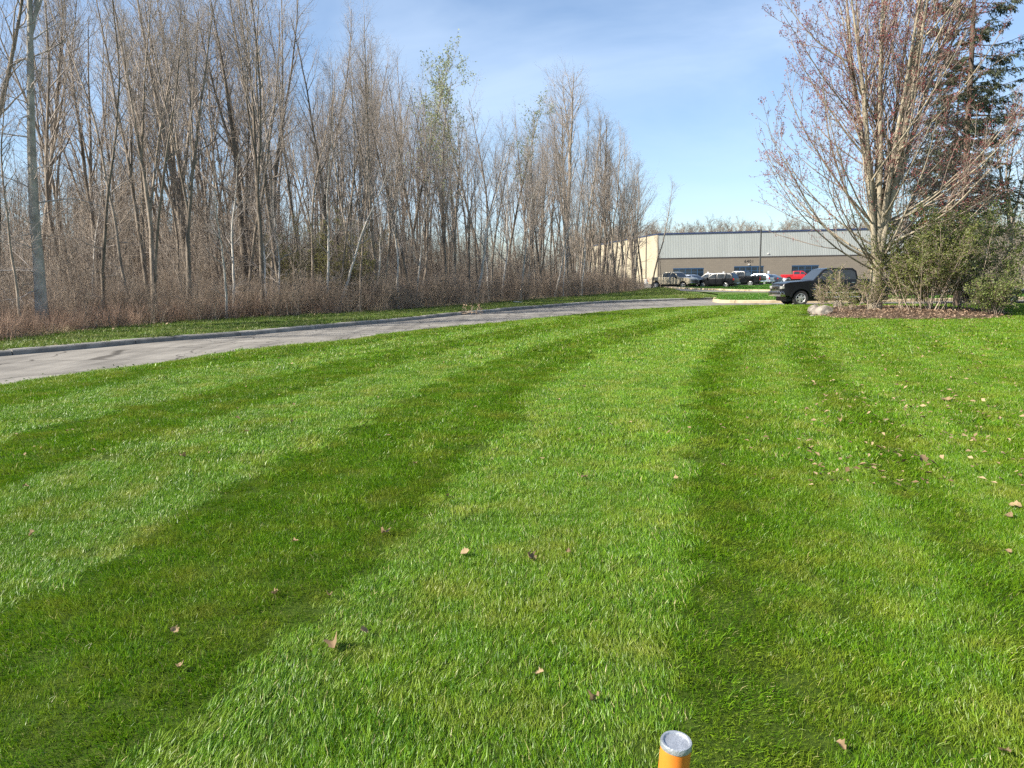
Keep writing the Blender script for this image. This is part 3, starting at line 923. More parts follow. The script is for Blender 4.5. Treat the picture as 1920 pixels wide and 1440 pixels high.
for i, (bu, bv, bt) in enumerate(((1150, 546.5, 300), (1166, 545.5, 330), (1206, 543.5, 290), (1222, 543, 345), (1238, 542.5, 420), (1178, 544, 360))):
    place_tree(VAR[(0, 4, 2, 5, 4, 2)[i]], at_px(bu, bv), bu * 1.3, hgt(bu, bt, at_px(bu, bv)) / 13.0, ['slender bare tree screening the cream side wall', 'short crooked bare tree before the cream side wall', 'close-branched bare tree right before the building corner', 'slim bare tree at the building corner', 'lowest bare sapling at the end of the wood beside the tan pickup', 'small close-branched tree left of the building corner'][i])
place_tree(VAR_BUD, at_px(905, 562), 1.0, hgt(905, 140, at_px(905, 562)) / 12.6, 'tall tree with pale green opening buds in its top')

pale_px = [(171, 600, 0.00, .8), (505, 594, 0.01, .95), (524, 593, 0.06, .75), (610, 590, 0.05, 1.0), (632, 588, 0.26, 1.0), (748, 582, 0.10, .9), (700, 584, 0.22, .7), (778, 579, 0.06, .8), (892, 572, 0.10, 1.15), (918, 568, 0.05, .8), (940, 566, 0.18, 1.1), (975, 566, 0.03, 1.0), (1040, 559, 0.13, 1.0), (1056, 558, 0.16, .9), (1090, 556, 0.12, 1.0), (424, 602, 0.0, .8), (438, 598, -0.04, .9)]
pale_lab = ['thin pale sapling just right of the large smooth tree', 'straight white-barked sapling at the left side of the green shrub', 'short pale forked sapling before the green shrub', 'curved white sapling rising out of the green shrub', 'white sapling leaning strongly to the right over the green shrub', 'pale sapling leaning right past the green shrub', 'small pale sapling bent right at the shrub edge', 'slim upright pale sapling in the brush past the shrub', 'tall pale leaning sapling in the middle brush', 'small pale sapling beside the tall leaning one', 'long white sapling slanting right in the middle of the wood', 'straight pale sapling above the kerb stick', 'pale sapling leaning right where the wood thins', 'thin pale sapling, second of three leaning where the wood thins', 'pale sapling nearest the building of the three leaning ones', 'thin pale sapling standing left of the knotty tree', 'slim pale sapling leaning left beside the knotty tree']
for i, ((u, v, ln, s), lb) in enumerate(zip(pale_px, pale_lab)):
    place_tree(VAR_PALE[i % 4], at_px(u, v + 2.5), rr.uniform(-0.3, 0.3), s, lb, name='birch_sapling', cat='sapling', tilt=(rr.gauss(0, 0.03), ln))

# brush, thicket and weeds: stems nobody could count
def shrub_mesh(name, seed, ns, H, spread, radius, mat, k=6, kk=0, rs=0.006, arch=0.0):
    rng = np.random.default_rng(seed)
    a = rng.uniform(0, 6.28, ns); r = radius * np.sqrt(rng.uniform(0, 1, ns))
    st = np.c_[r * np.cos(a), r * np.sin(a), np.full(ns, -0.05)]
    d = np.c_[rng.normal(0, spread, ns) + 0.5 * spread * np.cos(a), rng.normal(0, spread, ns) + 0.5 * spread * np.sin(a), np.ones(ns)]
    L = H * rng.uniform(0.45, 1.1, ns)
    P, R = grow(rng, st, d, L, np.full(ns, rs) * rng.uniform(.6, 1.4, ns), np.full(ns, rs * 0.35), 6, 0.07, 0.03 - arch)
    g = [(P, R, 4)]
    pos, dd, q, t, par = spawn(rng, P, R, k, 0.2, 1.0, rad(18), rad(50))
    L2 = L[par] * 0.34 * (1.2 - t) * rng.uniform(0.5, 1.3, len(t)) + 0.08
    P2, R2 = grow(rng, pos, dd, L2, np.full(len(t), rs * 0.5), np.full(len(t), rs * 0.3), 3, 0.12, 0.05 - arch)
    g.append((P2, R2, 3))
    tips = P2
    if kk:
        pos, dd, q, t, par = spawn(rng, P2, R2, kk, 0.2, 1.0, rad(20), rad(60))
        L3 = (L2[par] * 0.5 + 0.05) * rng.uniform(0.5, 1.3, len(t))
        P3, R3 = grow(rng, pos, dd, L3, np.full(len(t), rs * 0.38), np.full(len(t), rs * 0.25), 2, 0.12, 0.03)
        g.append((P3, R3, 3)); tips = P3
    return tube_mesh(name, g, M[mat]), tips

def wood_scatter(name, n, u0, u1, d0, d1, pw, protos, smin, smax, label, uu_max=1215, z=0.14, cat=None):
    pts, rot, scl, idx = [], [], [], []
    while len(pts) < n:
        u = rr.uniform(u0, u1)
        p = wood_pt(u, d0 + (d1 - d0) * rr.random() ** pw)
        x, y = px_of((p.x, p.y, 1.5))
        if x < -260 or x > uu_max: continue
        pts.append((p.x, p.y, z)); rot.append((rr.gauss(0, .06), rr.gauss(0, .06), rr.uniform(0, 6.28)))
        s = rr.uniform(smin, smax)
        if u > 0.8: s *= 1 - 0.45 * (u - 0.8) / 0.2
        scl.append((s, s, s * rr.uniform(0.85, 1.15))); idx.append(rr.randrange(len(protos)))
    return scatter(name, np.array(pts), np.array(rot), np.array(scl), np.array(idx), protos, label, cat)

brush = [shrub_mesh('brush', 60 + i, 34, 1.75, 0.16, 0.55, 'brush', 6, 2, 0.0045)[0] for i in range(5)]
thick = [shrub_mesh('thicket', 70 + i, 7, 5.0, 0.10, 0.9, 'thicket', 10, 3, 0.012)[0] for i in range(5)]
pole_thick = [shrub_mesh('pole_thicket', 75 + i, 6, 8.5, 0.06, 1.3, 'thicket', 12, 3, 0.02)[0] for i in range(4)]
weeds = [shrub_mesh('weeds', 80 + i, 46, 0.85, 0.26, 0.5, 'weed', 5, 0, 0.0045)[0] for i in range(4)]
straw = [shrub_mesh('straw', 90 + i, 40, 0.38, 0.45, 0.3, 'straw', 2, 0, 0.004, arch=0.1)[0] for i in range(4)]
wood_scatter('undergrowth', 540, 0.30, 0.97, -0.6, 7.0, 1.2, brush, 0.75, 1.2, 'dense brown leafless brush along the edge of the woods')
wood_scatter('undergrowth', 150, 0.02, 0.36, 0.2, 9.0, 1.0, brush, 0.5, 1.0, 'sparser brown brush under the trees at the left end of the woods')
wood_scatter('undergrowth', 520, 0.02, 0.98, 2.0, 40, 1.1, thick, 0.55, 1.2, 'grey brown thicket of thin stems filling the woods')
wood_scatter('undergrowth', 420, 0.02, 0.93, 5, 55, 0.9, pole_thick, 0.6, 1.1, 'thin grey brown poles crowding between the trees of the woods', uu_max=1150)
wood_scatter('undergrowth', 440, 0.02, 0.40, -0.5, 7.0, 1.1, weeds, 0.6, 1.2, 'reddish brown dead weeds under the left trees')
wood_scatter('dry_grass', 300, 0.02, 0.95, -0.5, 0.8, 1.0, straw, 0.5, 1.1, 'dry straw coloured grass along the edge of the verge')
# trunks beyond the nearest three hundred trees
far_tree = [bare_tree(100 + i, 13.0, 0.10, first=0.35, spreadf=0.22, k1=18, k2=6, k3=4, joined=True, low=6, r_tw=0.007) for i in range(4)]
wood_scatter('distant_wood', 170, 0.03, 0.97, 24, 62, 1.0, far_tree, 0.75, 1.05, 'bare trees deep inside the woods merging into one mass', uu_max=1130)

# leaf litter along the edge of the woods
def litter_mesh(name, seed, pts, L, mat, z):
    rng = np.random.default_rng(seed)
    P = np.c_[pts, z + rng.uniform(0.0, 0.03, len(pts))]
    n = len(P)
    a = rng.uniform(0, 6.28, n)
    d = nrm(np.c_[np.cos(a), np.sin(a), rng.normal(0, 0.25, n)])
    q = nrm(np.c_[-np.sin(a), np.cos(a), rng.normal(0, 0.35, n)])
    l = (L * rng.uniform(0.6, 1.4, n))[:, None]; w = l * rng.uniform(0.35, 0.7, n)[:, None]
    up = np.array([[0, 0, 1.0]])
    c = rng.uniform(0.1, 0.45, n)[:, None]
    V = np.stack([P, P + d * l * .5, P + d * l + up * c * l * .5, P + d * l * .55 + q * w * .5 + up * c * l * .6, P + d * l * .45 - q * w * .5 + up * c * l * .7], 1)
    b = np.arange(n)[:, None] * 5
    F = np.concatenate([b + np.array([[0, 1, 3]]), b + np.array([[1, 2, 3]]), b + np.array([[0, 4, 1]]), b + np.array([[1, 4, 2]])])
    me = mesh_np(name, V.reshape(-1, 3), F, False, {'br': np.repeat(rng.uniform(0, 1, n), 5)})
    me.materials.append(mat)
    return me
rg = np.random.default_rng(77)
pl = np.array([tuple(wood_pt(rr.uniform(0.03, 0.97), rr.gauss(0.4, 0.7)))[:2] for _ in range(5200)])
o = link('fallen_leaves', litter_mesh('fallen_leaves', 7, pl, 0.10, M['litter_leaf'], 0.18)); tag(o, 'brown fallen leaves along the foot of the woods', None, None, 'stuff')

# green leafing shrub in the woods
def leafy_shrub(name, label, loc, seed, ns, H, spread, radius, stem, leaf, nleaf, L, sc=(1, 1, 1), k=9, kk=5, rs=0.012, cat='shrub', arch=0.0, lowcut=0.0):
    m, tips = shrub_mesh('stems', seed, ns, H, spread, radius, stem, k, kk, rs, arch)
    rng = np.random.default_rng(seed + 1)
    pts = tips.reshape(-1, 3)
    pts = pts[pts[:, 2] > lowcut]
    pts = pts[rng.integers(0, len(pts), nleaf)] + rng.normal(0, 0.05, (nleaf, 3))
    t = empty(name, loc); t.scale = sc
    link('stems', m, None, t)
    link('foliage', leaf_quads('foliage', rng, pts, L, L * 0.5, M[leaf]), None, t)
    tag(t, label, cat)
    return t
p = at_px(630, 589) ; p += Vector((-0.3, 1.9, 0))
leafy_shrub('green_shrub', 'rounded olive green leafing shrub inside the edge of the bare woods', p, 201, 46, 4.6, 0.30, 1.3, 'thicket', 'shrub_leaf', 17000, 0.075, sc=(1.1, 1.0, 1.0))
leafy_shrub('green_shrub', 'small green leafing shrub left of the larger green shrub', at_px(540, 588) + Vector((-0.6, 2.2, 0)), 203, 22, 3.9, 0.24, 0.8, 'thicket', 'shrub_leaf', 6000, 0.075)

# ---------------------------------------------------------------- red-budded maple
MAPLE = G(1640, 590); MAPLE.z = 0.2
def maple():
    rng = np.random.default_rng(9)
    root = empty('maple_tree', MAPLE, 0.0, 1.06)
    P0, R0 = grow(rng, one((0, 0, -0.3)), one((0.0, 0, 1)), one(3.5), one(0.24), one(0.19), 8, 0.012, 0.02)
    R0[:, 0] *= 1.4; R0[:, 1] *= 1.15
    # upright leaders
    n = 14
    hs = rng.uniform(1.7, 3.1, n)
    a = np.arange(n) * 2.4 + rng.uniform(-.3, .3, n)
    st = np.c_[0.10 * np.cos(a), 0.10 * np.sin(a), hs]
    tl = rng.uniform(0.07, 0.26, n)
    d = np.c_[tl * np.cos(a), tl * np.sin(a), np.ones(n)]
    LL = rng.uniform(9.5, 13.5, n)
    Pl, Rl = grow(rng, st, d, LL, rng.uniform(0.07, 0.13, n), np.full(n, 0.012), 16, 0.018, 0.012)
    # lower limbs sweeping outwards then up
    m = 30
    hs2 = np.r_[rng.uniform(1.2, 3.4, m)]
    a2 = rng.uniform(0, 6.28, m)
    # more of them across the view, so both sides show
    a2 = np.where(rng.uniform(0, 1, m) < 0.5, np.where(rng.uniform(0, 1, m) < 0.55, math.pi, 0.0) + rng.normal(0, 0.5, m), a2)
    a2[:9] = [3.14, 3.45, 2.85, 3.25, 2.6, 3.6, 0.1, -0.35, 0.5]
    st2 = np.c_[0.14 * np.cos(a2), 0.14 * np.sin(a2), hs2]
    el = rng.uniform(0.15, 0.9, m)
    el[:9] = [0.22, 0.40, 0.55, 0.80, 0.35, 0.7, 0.4, 0.3, 0.6]
    hs2[:9] = [1.9, 1.5, 2.4, 2.8, 2.0, 3.0, 1.9, 2.3, 2.6]; st2[:, 2] = hs2
    d2 = np.c_[np.cos(a2), np.sin(a2), el]
    L2 = rng.uniform(4.2, 6.6, m)
    L2[:9] = [6.6, 5.9, 6.4, 6.6, 6.0, 6.2, 5.8, 6.0, 6.0]
    Pw, Rw = grow(rng, st2, d2, L2, rng.uniform(0.028, 0.055, m), np.full(m, 0.008), 12, 0.035, 0.085)
    pm, dm, rm, tm, parm = spawn(rng, Pl, Rl, 2, 0.12, 0.60, rad(32), rad(58))
    dm[:, 1] *= 0.75
    Lm = rng.uniform(4.0, 6.2, len(tm)) * (1.1 - 0.5 * tm)
    Pm, Rm = grow(rng, pm, dm, Lm, np.minimum(rm * 0.6, 0.04), np.full(len(tm), 0.008), 12, 0.03, 0.055)
    Pw, Rw, L2 = np.concatenate([Pw, Pm]), np.concatenate([Rw, Rm]), np.concatenate([L2, Lm])
    trunk = tube_mesh('trunk', [(P0, R0, 12), (Pl, Rl, 8)], M['maple_bark'])
    link('trunk', trunk, None, root)
    P1b, R1b, t1, par = None, None, None, None
    pos, dd, r_, t, par = spawn(rng, Pl, Rl, 14, 0.10, 0.97, rad(22), rad(52), 0.85)
    L = LL[par] * 0.36 * (1.1 - t * 0.75) * rng.uniform(0.6, 1.2, len(t))
    Pa, Ra = grow(rng, pos, dd, L, np.minimum(r_ * .6, 0.008 + L * 0.007), np.full(len(t), 0.006), 8, 0.06, 0.07)
    pos, dd, r_, t, par = spawn(rng, Pw, Rw, 8, 0.22, 0.95, rad(22), rad(50))
    Lb = L2[par] * 0.42 * (1.15 - 0.7 * t) * rng.uniform(0.6, 1.2, len(t))
    Pb, Rb = grow(rng, pos, dd, Lb, np.minimum(r_ * .6, 0.006 + Lb * 0.007), np.full(len(t), 0.006), 8, 0.06, 0.07)
    PA, RA, LA_ = np.concatenate([Pa, Pb]), np.concatenate([Ra, Rb]), np.concatenate([L, Lb])
    pos, dd, r_, t, par = spawn(rng, PA, RA, 6, 0.15, 1.0, rad(22), rad(55))
    Lc = LA_[par] * 0.34 * (1.2 - 0.7 * t) * rng.uniform(0.5, 1.3, len(t)) + 0.1
    Pc, Rc = grow(rng, pos, dd, Lc, np.minimum(r_ * .7, 0.0065), np.full(len(t), 0.0045), 4, 0.09, 0.09)
    pos, dd, r_, t, par = spawn(rng, Pc, Rc, 2, 0.3, 1.0, rad(20), rad(50))
    Ld = Lc[par] * 0.4 * rng.uniform(0.5, 1.2, len(t)) + 0.05
    Pd, Rd = grow(rng, pos, dd, Ld, np.full(len(t), 0.0045), np.full(len(t), 0.0035), 2, 0.08, 0.08)
    link('limbs', tube_mesh('limbs', [(Pw, Rw, 6)], M['maple_bark']), None, root)
    link('crown', tube_mesh('crown', [(PA, RA, 4), (Pc, Rc, 3), (Pd, Rd, 3)], M['maple_twig']), None, root)
    tips = np.concatenate([Pd[:, -1], Pc[:, -1], Pc[:, 3], Pc[:, 2], Pd[:, 1]])
    tips = tips[rng.uniform(0, 1, len(tips)) < np.clip(0.20 + 0.045 * tips[:, 2], 0.22, 0.55)]
    tips = np.repeat(tips, 3, 0) + rng.normal(0, 0.022, (len(tips) * 3, 3))
    link('buds', leaf_quads('buds', rng, tips, 0.055, 0.034, M['bud']), None, root)
    tag(root, 'multi-stemmed maple with red buds rising from the mulch bed', 'tree')
maple()

# ---------------------------------------------------------------- spruce behind it
def spruce(loc, H, seed, label, rmax=3.6, low=0.14, tr=0.2):
    rng = np.random.default_rng(seed)
    root = empty('spruce_tree', loc)
    P0, R0 = grow(rng, one((0, 0, -0.2)), one((0, 0, 1)), one(H), one(tr), one(0.02), 18, 0.006, 0.01)
    link('trunk', tube_mesh('trunk', [(P0, R0, 9)], M['spruce_bark']), None, root)
    pos, d, r_, t, _ = spawn(rng, P0, R0, 200, low, 0.985, rad(82), rad(104))
    L = (rmax * (1 - t) ** 0.75 + 0.25) * rng.uniform(0.6, 1.1, len(t))
    Pb, Rb = grow(rng, pos, d, L, 0.010 + L * 0.008, np.full(len(t), 0.006), 8, 0.035, -0.018)
    Pb[:, :, 2] += (np.linspace(0, 1, 9) ** 3)[None] * L[:, None] * 0.18
    p2, d2, r2, t2, par = spawn(rng, Pb, Rb, 16, 0.28, 1.0, rad(35), rad(70))
    d2[:, 2] = d2[:, 2] * 0.25 - 0.15
    L2 = (L[par] * 0.26 * (1.25 - t2 * 0.8) + 0.12) * rng.uniform(0.6, 1.2, len(t2))
    P2, R2 = grow(rng, p2, d2, L2, np.full(len(t2), 0.006), np.full(len(t2), 0.003), 4, 0.06, -0.09)
    link('branches', tube_mesh('branches', [(Pb, Rb, 5), (P2, R2, 3)], M['spruce_bark']), None, root)
    keep = rng.uniform(0, 1, len(P2)) < np.clip((p2[:, 2] / H) * 2.6, 0.25, 0.95)
    Pn = P2[keep]
    k = 16
    k = 15
    par = np.repeat(np.arange(len(Pn)), k); f = rng.uniform(0.05, 1, len(par)) * 4; i = np.minimum(f.astype(int), 3); w = (f - i)[:, None]
    q = Pn[par, i] * (1 - w) + Pn[par, i + 1] * w
    tan = nrm(Pn[par, i + 1] - Pn[par, i])
    me = leaf_quads('needles', rng, q, 0.17, 0.045, M['needle'], up=-0.3, droopv=tan * 0.9 + np.array([[0, 0, -0.35]]))
    link('needles', me, None, root)
    tag(root, label, 'tree')
spruce(Vector((21.2, 36.2, 0.1)), 21.0, 301, 'dark green spruce with drooping boughs right behind the red-budded maple', rmax=4.3)
spruce(Vector((27.0, 39.5, 0.0)) + Vector((0.6, 9, 0)), 15.0, 302, 'second spruce farther back at the right edge of the picture', rmax=4.4)

# ---------------------------------------------------------------- bushes in the bed
def bpt(u, v, z=0.15):
    p = G(u, v); p.z = z; return p
leafy_shrub('green_bush', 'tall dense green bush filling the right half of the mulch bed', bpt(1788, 590), 211, 60, 4.1, 0.27, 1.2, 'brush', 'bush_leaf_dark', 30000, 0.085, sc=(1.1, 0.9, 1.0), arch=0.015, lowcut=0.35)
leafy_shrub('green_bush', 'yellow green bush leaning against the maple trunk', bpt(1722, 592), 213, 44, 3.5, 0.24, 0.9, 'brush', 'bush_leaf', 17000, 0.08, arch=0.015, lowcut=0.3)
leafy_shrub('green_bush', 'loose straggly bush between the rocks and the maple', bpt(1600, 591), 215, 18, 1.8, 0.30, 0.7, 'brush', 'bush_leaf', 3000, 0.065, sc=(1.15, 0.9, 1), arch=0.03, lowcut=0.25)
leafy_shrub('green_bush', 'low round bush at the right end of the mulch bed', bpt(1856, 594), 217, 30, 1.35, 0.35, 0.5, 'brush', 'bush_leaf_dark', 7000, 0.07, arch=0.03, lowcut=0.1)
leafy_shrub('green_bush', 'thin twiggy bush beside the boulders', bpt(1545, 588), 219, 9, 1.5, 0.28, 0.4, 'brush', 'bush_leaf', 700, 0.055, arch=0.02, lowcut=0.2)
# litter on the bed and across the right of the lawn
bp, bz = [], []
while len(bp) < 4200:
    i = rr.randrange(len(BED)); w = rr.random(); f = math.sqrt(rr.random()) * 1.05
    q = BED[i].lerp(BED[(i + 1) % len(BED)], w)
    bp.append((BC.x + (q.x - BC.x) * f, BC.y + (q.y - BC.y) * f))
    bz.append(float(np.interp(f, [0.2, 0.6, 0.9, 1.0], [0.262, 0.222, 0.132, 0.06])))
o = link('fallen_leaves', litter_mesh('fallen_leaves', 8, np.array(bp), 0.085, M['litter_leaf'], np.array(bz))); tag(o, 'brown leaf litter covering the mulch bed under the maple', None, None, 'stuff')
lp = []
while len(lp) < 1050:
    u, v = rr.uniform(1500, 2000), 602 + 330 * rr.random() ** 2.0
    if rr.random() < 0.2: u = rr.uniform(1350, 1960)
    lp.append(tuple(G(u, v))[:2])
while len(lp) < 1250:
    lp.append(tuple(G(rr.uniform(0, 1900), 580 + 300 * rr.random() ** 1.5))[:2])
lp = np.array(lp); lp = lp[lawn_mask(lp[:, 0], lp[:, 1])]
o = link('fallen_leaves', litter_mesh('fallen_leaves', 9, lp, 0.055, M['dead_leaf'], np.where(lp[:, 1] > 14, 0.11, 0.085))); tag(o, 'small dry leaves scattered over the lawn, thickest before the bed', None, None, 'stuff')

# the larger single leaves on the near lawn
def big_leaf(seed):
    rg = random.Random(seed)
    bm = bmesh.new()
    n = 7
    rows = []
    for i in range(n):
        t = i / (n - 1)
        w = 0.5 * math.sin(math.pi * min(1, t * 0.93 + 0.05)) ** 0.8 * (1 + (0.28 if i % 2 else -0.22))
        x = t - 0.5
        rows.append([bm.verts.new((x, s * w, 0.30 * (abs(s) * w * 2) ** 1.5 * rg.uniform(.5, 1.2) + 0.10 * math.sin(t * 5 + seed))) for s in (-1, -0.45, 0, 0.45, 1)])
    for a, b in zip(rows, rows[1:]):
        for k in range(4):
            bm.faces.new((a[k], b[k], b[k + 1], a[k + 1]))
    st = [bm.verts.new((-0.5 - 0.35 * f, 0.03 * s, 0.05 + 0.1 * f)) for f in (0, 1) for s in (-0.5, 0.5)]
    bm.faces.new((st[0], st[1], st[3], st[2]))
    me = bpy.data.meshes.new('fallen_leaf'); bm.to_mesh(me); bm.free()
    a = me.attributes.new('br', 'FLOAT', 'POINT')
    a.data.foreach_set('value', [rg.random() * 0.5 + 0.3] * len(me.vertices))
    me.polygons.foreach_set('use_smooth', [True] * len(me.polygons))
    me.materials.append(M['dead_leaf'])
    return me
LEAFM = [big_leaf(i) for i in range(5)]
leaf_px = [(625, 1208, .10), (683, 1182, .055), (995, 1045, .085), (872, 1036, .075), (553, 1015, .06), (721, 998, .075), (1096, 894, .08), (839, 929, .05), (1356, 872, .07), (1267, 896, .05), (1576, 788, .07), (1731, 862, .12), (1775, 750, .16), (1876, 898, .07), (1904, 948, .10), (1892, 966, .08), (1891, 1034, .07), (335, 1250, .06), (327, 1182, .05), (343, 855, .08), (48, 912, .06), (59, 1001, .06), (515, 1112, .05), (1012, 1262, .05), (1116, 1310, .06), (1577, 1398, .05), (1882, 1408, .06), (777, 868, .06), (1145, 795, .07), (1094, 725, .07), (618, 1116, .05), (1065, 1034, .04), (548, 790, .06), (708, 745, .06)]
for i, (u, v, s) in enumerate(leaf_px):
    p = G(u, v, 0.06)
    o = link('fallen_leaf', LEAFM[i % 5])
    o.location = (p.x, p.y, 0.062); o.scale = (s * 0.8, s * rr.uniform(0.45, 0.8), s * rr.uniform(0.6, 1.5))
    o.rotation_euler = (rr.gauss(0, .35), rr.gauss(0, .35), rr.uniform(0, 6.28))
    o['category'] = 'leaf'
    if u == 625: o['label'] = 'largest crumpled brown leaf on the near lawn, lower left of centre'
    elif u == 1775: o['label'] = 'long curled pale leaf on the lawn right of the dark swath'
    elif u == 1731: o['label'] = 'flat tan leaf just right of the narrow dark swath'
    elif u == 995: o['label'] = 'folded dark brown leaf standing upright in the middle pale swath'
    else:
        o['label'] = 'single dry brown leaf lying on the mown lawn'; o['group'] = 'dry leaves lying on the near lawn'

# ---------------------------------------------------------------- boulders
def boulder(loc, size, seed, label):
    rg = np.random.default_rng(seed)
    bm = bmesh.new()
    bmesh.ops.create_icosphere(bm, subdivisions=3, radius=1.0)
    planes = nrm(rg.normal(0, 1, (9, 3))); dist = rg.uniform(0.62, 0.95, 9)
    for v in bm.verts:
        c = np.array(v.co)
        for pn, pd in zip(planes, dist):
            e = c @ pn - pd
            if e > 0: c = c - pn * e * 0.9
        c = c * (1 + 0.03 * rg.normal())
        v.co = Vector((c[0] * size[0], c[1] * size[1], c[2] * size[2]))
    me = bpy.data.meshes.new('boulder'); bm.to_mesh(me); bm.free()
    o = link('boulder', me, M['rock']); o.location = loc
    o.rotation_euler = (0, 0, rg.uniform(0, 6))
    tag(o, label, 'rock')
boulder(bpt(1542, 593, 0.16), (0.44, 0.36, 0.30), 1, 'large pale boulder at the left tip of the mulch bed')
boulder(bpt(1528, 589, 0.14), (0.30, 0.30, 0.27), 2, 'tilted grey boulder behind the large pale one')
boulder(bpt(1571, 582, 0.22), (0.26, 0.24, 0.26), 3, 'small rounded boulder half hidden behind bush stems')
boulder(bpt(1523, 596, 0.06), (0.10, 0.09, 0.07), 4, 'fist-sized stone lying before the boulders')

# ---------------------------------------------------------------- mesh helpers for made things
def box_bm(bm, x0, x1, y0, y1, z0, z1):
    v = [bm.verts.new((x, y, z)) for x in (x0, x1) for y in (y0, y1) for z in (z0, z1)]
    fs = [(0, 1, 3, 2), (4, 6, 7, 5), (0, 4, 5, 1), (2, 3, 7, 6), (0, 2, 6, 4), (1, 5, 7, 3)]
    return [bm.faces.new([v[i] for i in f]) for f in fs]

def bm_obj(name, bm, mat, parent=None, bevel=0.0, smooth=False, seg=2):
    bmesh.ops.recalc_face_normals(bm, faces=bm.faces)
    if bevel > 0:
        ed = [e for e in bm.edges if len(e.link_faces) == 2 and e.calc_face_angle(0) > 0.5]
        bmesh.ops.bevel(bm, geom=ed, offset=bevel, segments=seg, affect='EDGES', profile=0.6, clamp_overlap=True)
    me = bpy.data.meshes.new(name)
    bm.to_mesh(me); bm.free()
    if smooth:
        me.polygons.foreach_set('use_smooth', [True] * len(me.polygons))
        me.set_sharp_from_angle(angle=rad(35))
    return link(name, me, mat, parent)

def box_obj(name, dims, mat, parent=None, bevel=0.0):
    bm = bmesh.new(); box_bm(bm, *dims)
    return bm_obj(name, bm, mat, parent, bevel, smooth=bevel > 0)

def lathe_bm(bm, prof, n, axis='y'):
    """prof: list of (radius, along) closed loop rotated about the axis"""
    rings = []
    for k in range(n):
        a = 2 * math.pi * k / n
        rings.append([bm.verts.new((r * math.cos(a), h, r * math.sin(a)) if axis == 'y' else (r * math.cos(a), r * math.sin(a), h)) for r, h in prof])
    m = len(prof)
    for k in range(n):
        A, B = rings[k], rings[(k + 1) % n]
        for i in range(m - 1):
            bm.faces.new((A[i], A[i + 1], B[i + 1], B[i]))

# ---------------------------------------------------------------- vehicles
VM = {
    'black': mat_plain('paint_black', (0.010, 0.011, 0.013), 0.30, 0.0, 0.3, 0.1),
    'dark': mat_plain('paint_dark_blue', (0.020, 0.024, 0.036), 0.36, 0.1, 0.4, 0.15),
    'tan': mat_plain('paint_tan', (0.42, 0.37, 0.27), 0.35, 0.1, 0.5, 0.4),
    'silver': mat_plain('paint_silver_blue', (0.30, 0.34, 0.40), 0.3, 0.4, 0.5, 0.5),
    'white': mat_plain('paint_pale_silver', (0.58, 0.62, 0.67), 0.3, 0.2, 0.5, 0.5),
    'red': mat_plain('paint_red', (0.45, 0.012, 0.018), 0.28, 0.0, 0.5, 0.6),
    'glass': mat_plain('window_glass', (0.035, 0.042, 0.048), 0.05, 0.0, 0.45, 0.0),
    'tyre': mat_plain('tyre_rubber', (0.022, 0.021, 0.020), 0.8),
    'rim': mat_plain('alloy', (0.62, 0.61, 0.59), 0.32, 0.7),
    'rimdark': mat_plain('rim_dark', (0.03, 0.03, 0.03), 0.5),
    'chrome': mat_plain('chrome', (0.70, 0.70, 0.70), 0.18, 1.0),
    'trim': mat_plain('black_trim', (0.018, 0.018, 0.019), 0.55),
    'lamp': mat_plain('headlamp', (0.42, 0.41, 0.37), 0.15, 0.2, 0.8),
    'tail': mat_plain('tail_lamp', (0.42, 0.015, 0.015), 0.2, 0.0, 0.7),
    'plate': mat_plain('plate', (0.7, 0.7, 0.7), 0.4),
}
def wheel_parts(parent, x, y, r, w, spokes=6, face=1):
    root = empty('wheel'); root.parent = parent; root.location = (x, y, r)
    bm = bmesh.new()
    h = w / 2
    lathe_bm(bm, [(r * .63, -h * .85), (r * .75, -h), (r * .93, -h), (r, -h * .75), (r, h * .75), (r * .93, h), (r * .75, h), (r * .63, h * .85), (r * .63, -h * .85)], 28)
    bm_obj('tyre', bm, VM['tyre'], root, smooth=True)
    bm = bmesh.new()
    lathe_bm(bm, [(r * .645, h * .86 * face), (r * .60, h * .92 * face), (r * .55, h * .6 * face), (r * .55, -h * .2 * face)], 28)
    for k in range(spokes):
        a = 2 * math.pi * k / spokes + 0.3
        q = Matrix.Rotation(a, 3, 'Y')
        n0 = len(bm.verts)
        ww, w2 = r * 0.10, r * 0.14
        f0, f1 = h * .35 * face, h * .75 * face
        vs = [bm.verts.new(q @ Vector(c)) for c in ((r * .08, f0, -ww), (r * .08, f0, ww), (r * .58, f0, w2), (r * .58, f0, -w2), (r * .08, f1, -ww), (r * .08, f1, ww), (r * .58, f1 * .9, w2), (r * .58, f1 * .9, -w2))]
        for f in ((0, 1, 2, 3), (4, 7, 6, 5), (0, 4, 5, 1), (1, 5, 6, 2), (2, 6, 7, 3), (3, 7, 4, 0)):
            bm.faces.new([vs[i] for i in f])
    lathe_bm(bm, [(0.001, h * .85 * face), (r * .13, h * .82 * face), (r * .15, h * .3 * face)], 16)
    bm_obj('rim', bm, VM['rim'], root)
    bm = bmesh.new()
    lathe_bm(bm, [(0.001, h * .15 * face), (r * .60, h * .15 * face)], 24)
    bm_obj('brake_disc', bm, VM['rimdark'], root)
    return root

def arc(cx, cz, R, a0, a1, n):
    return [(cx + R * math.cos(a0 + (a1 - a0) * i / n), cz + R * math.sin(a0 + (a1 - a0) * i / n)) for i in range(n + 1)]

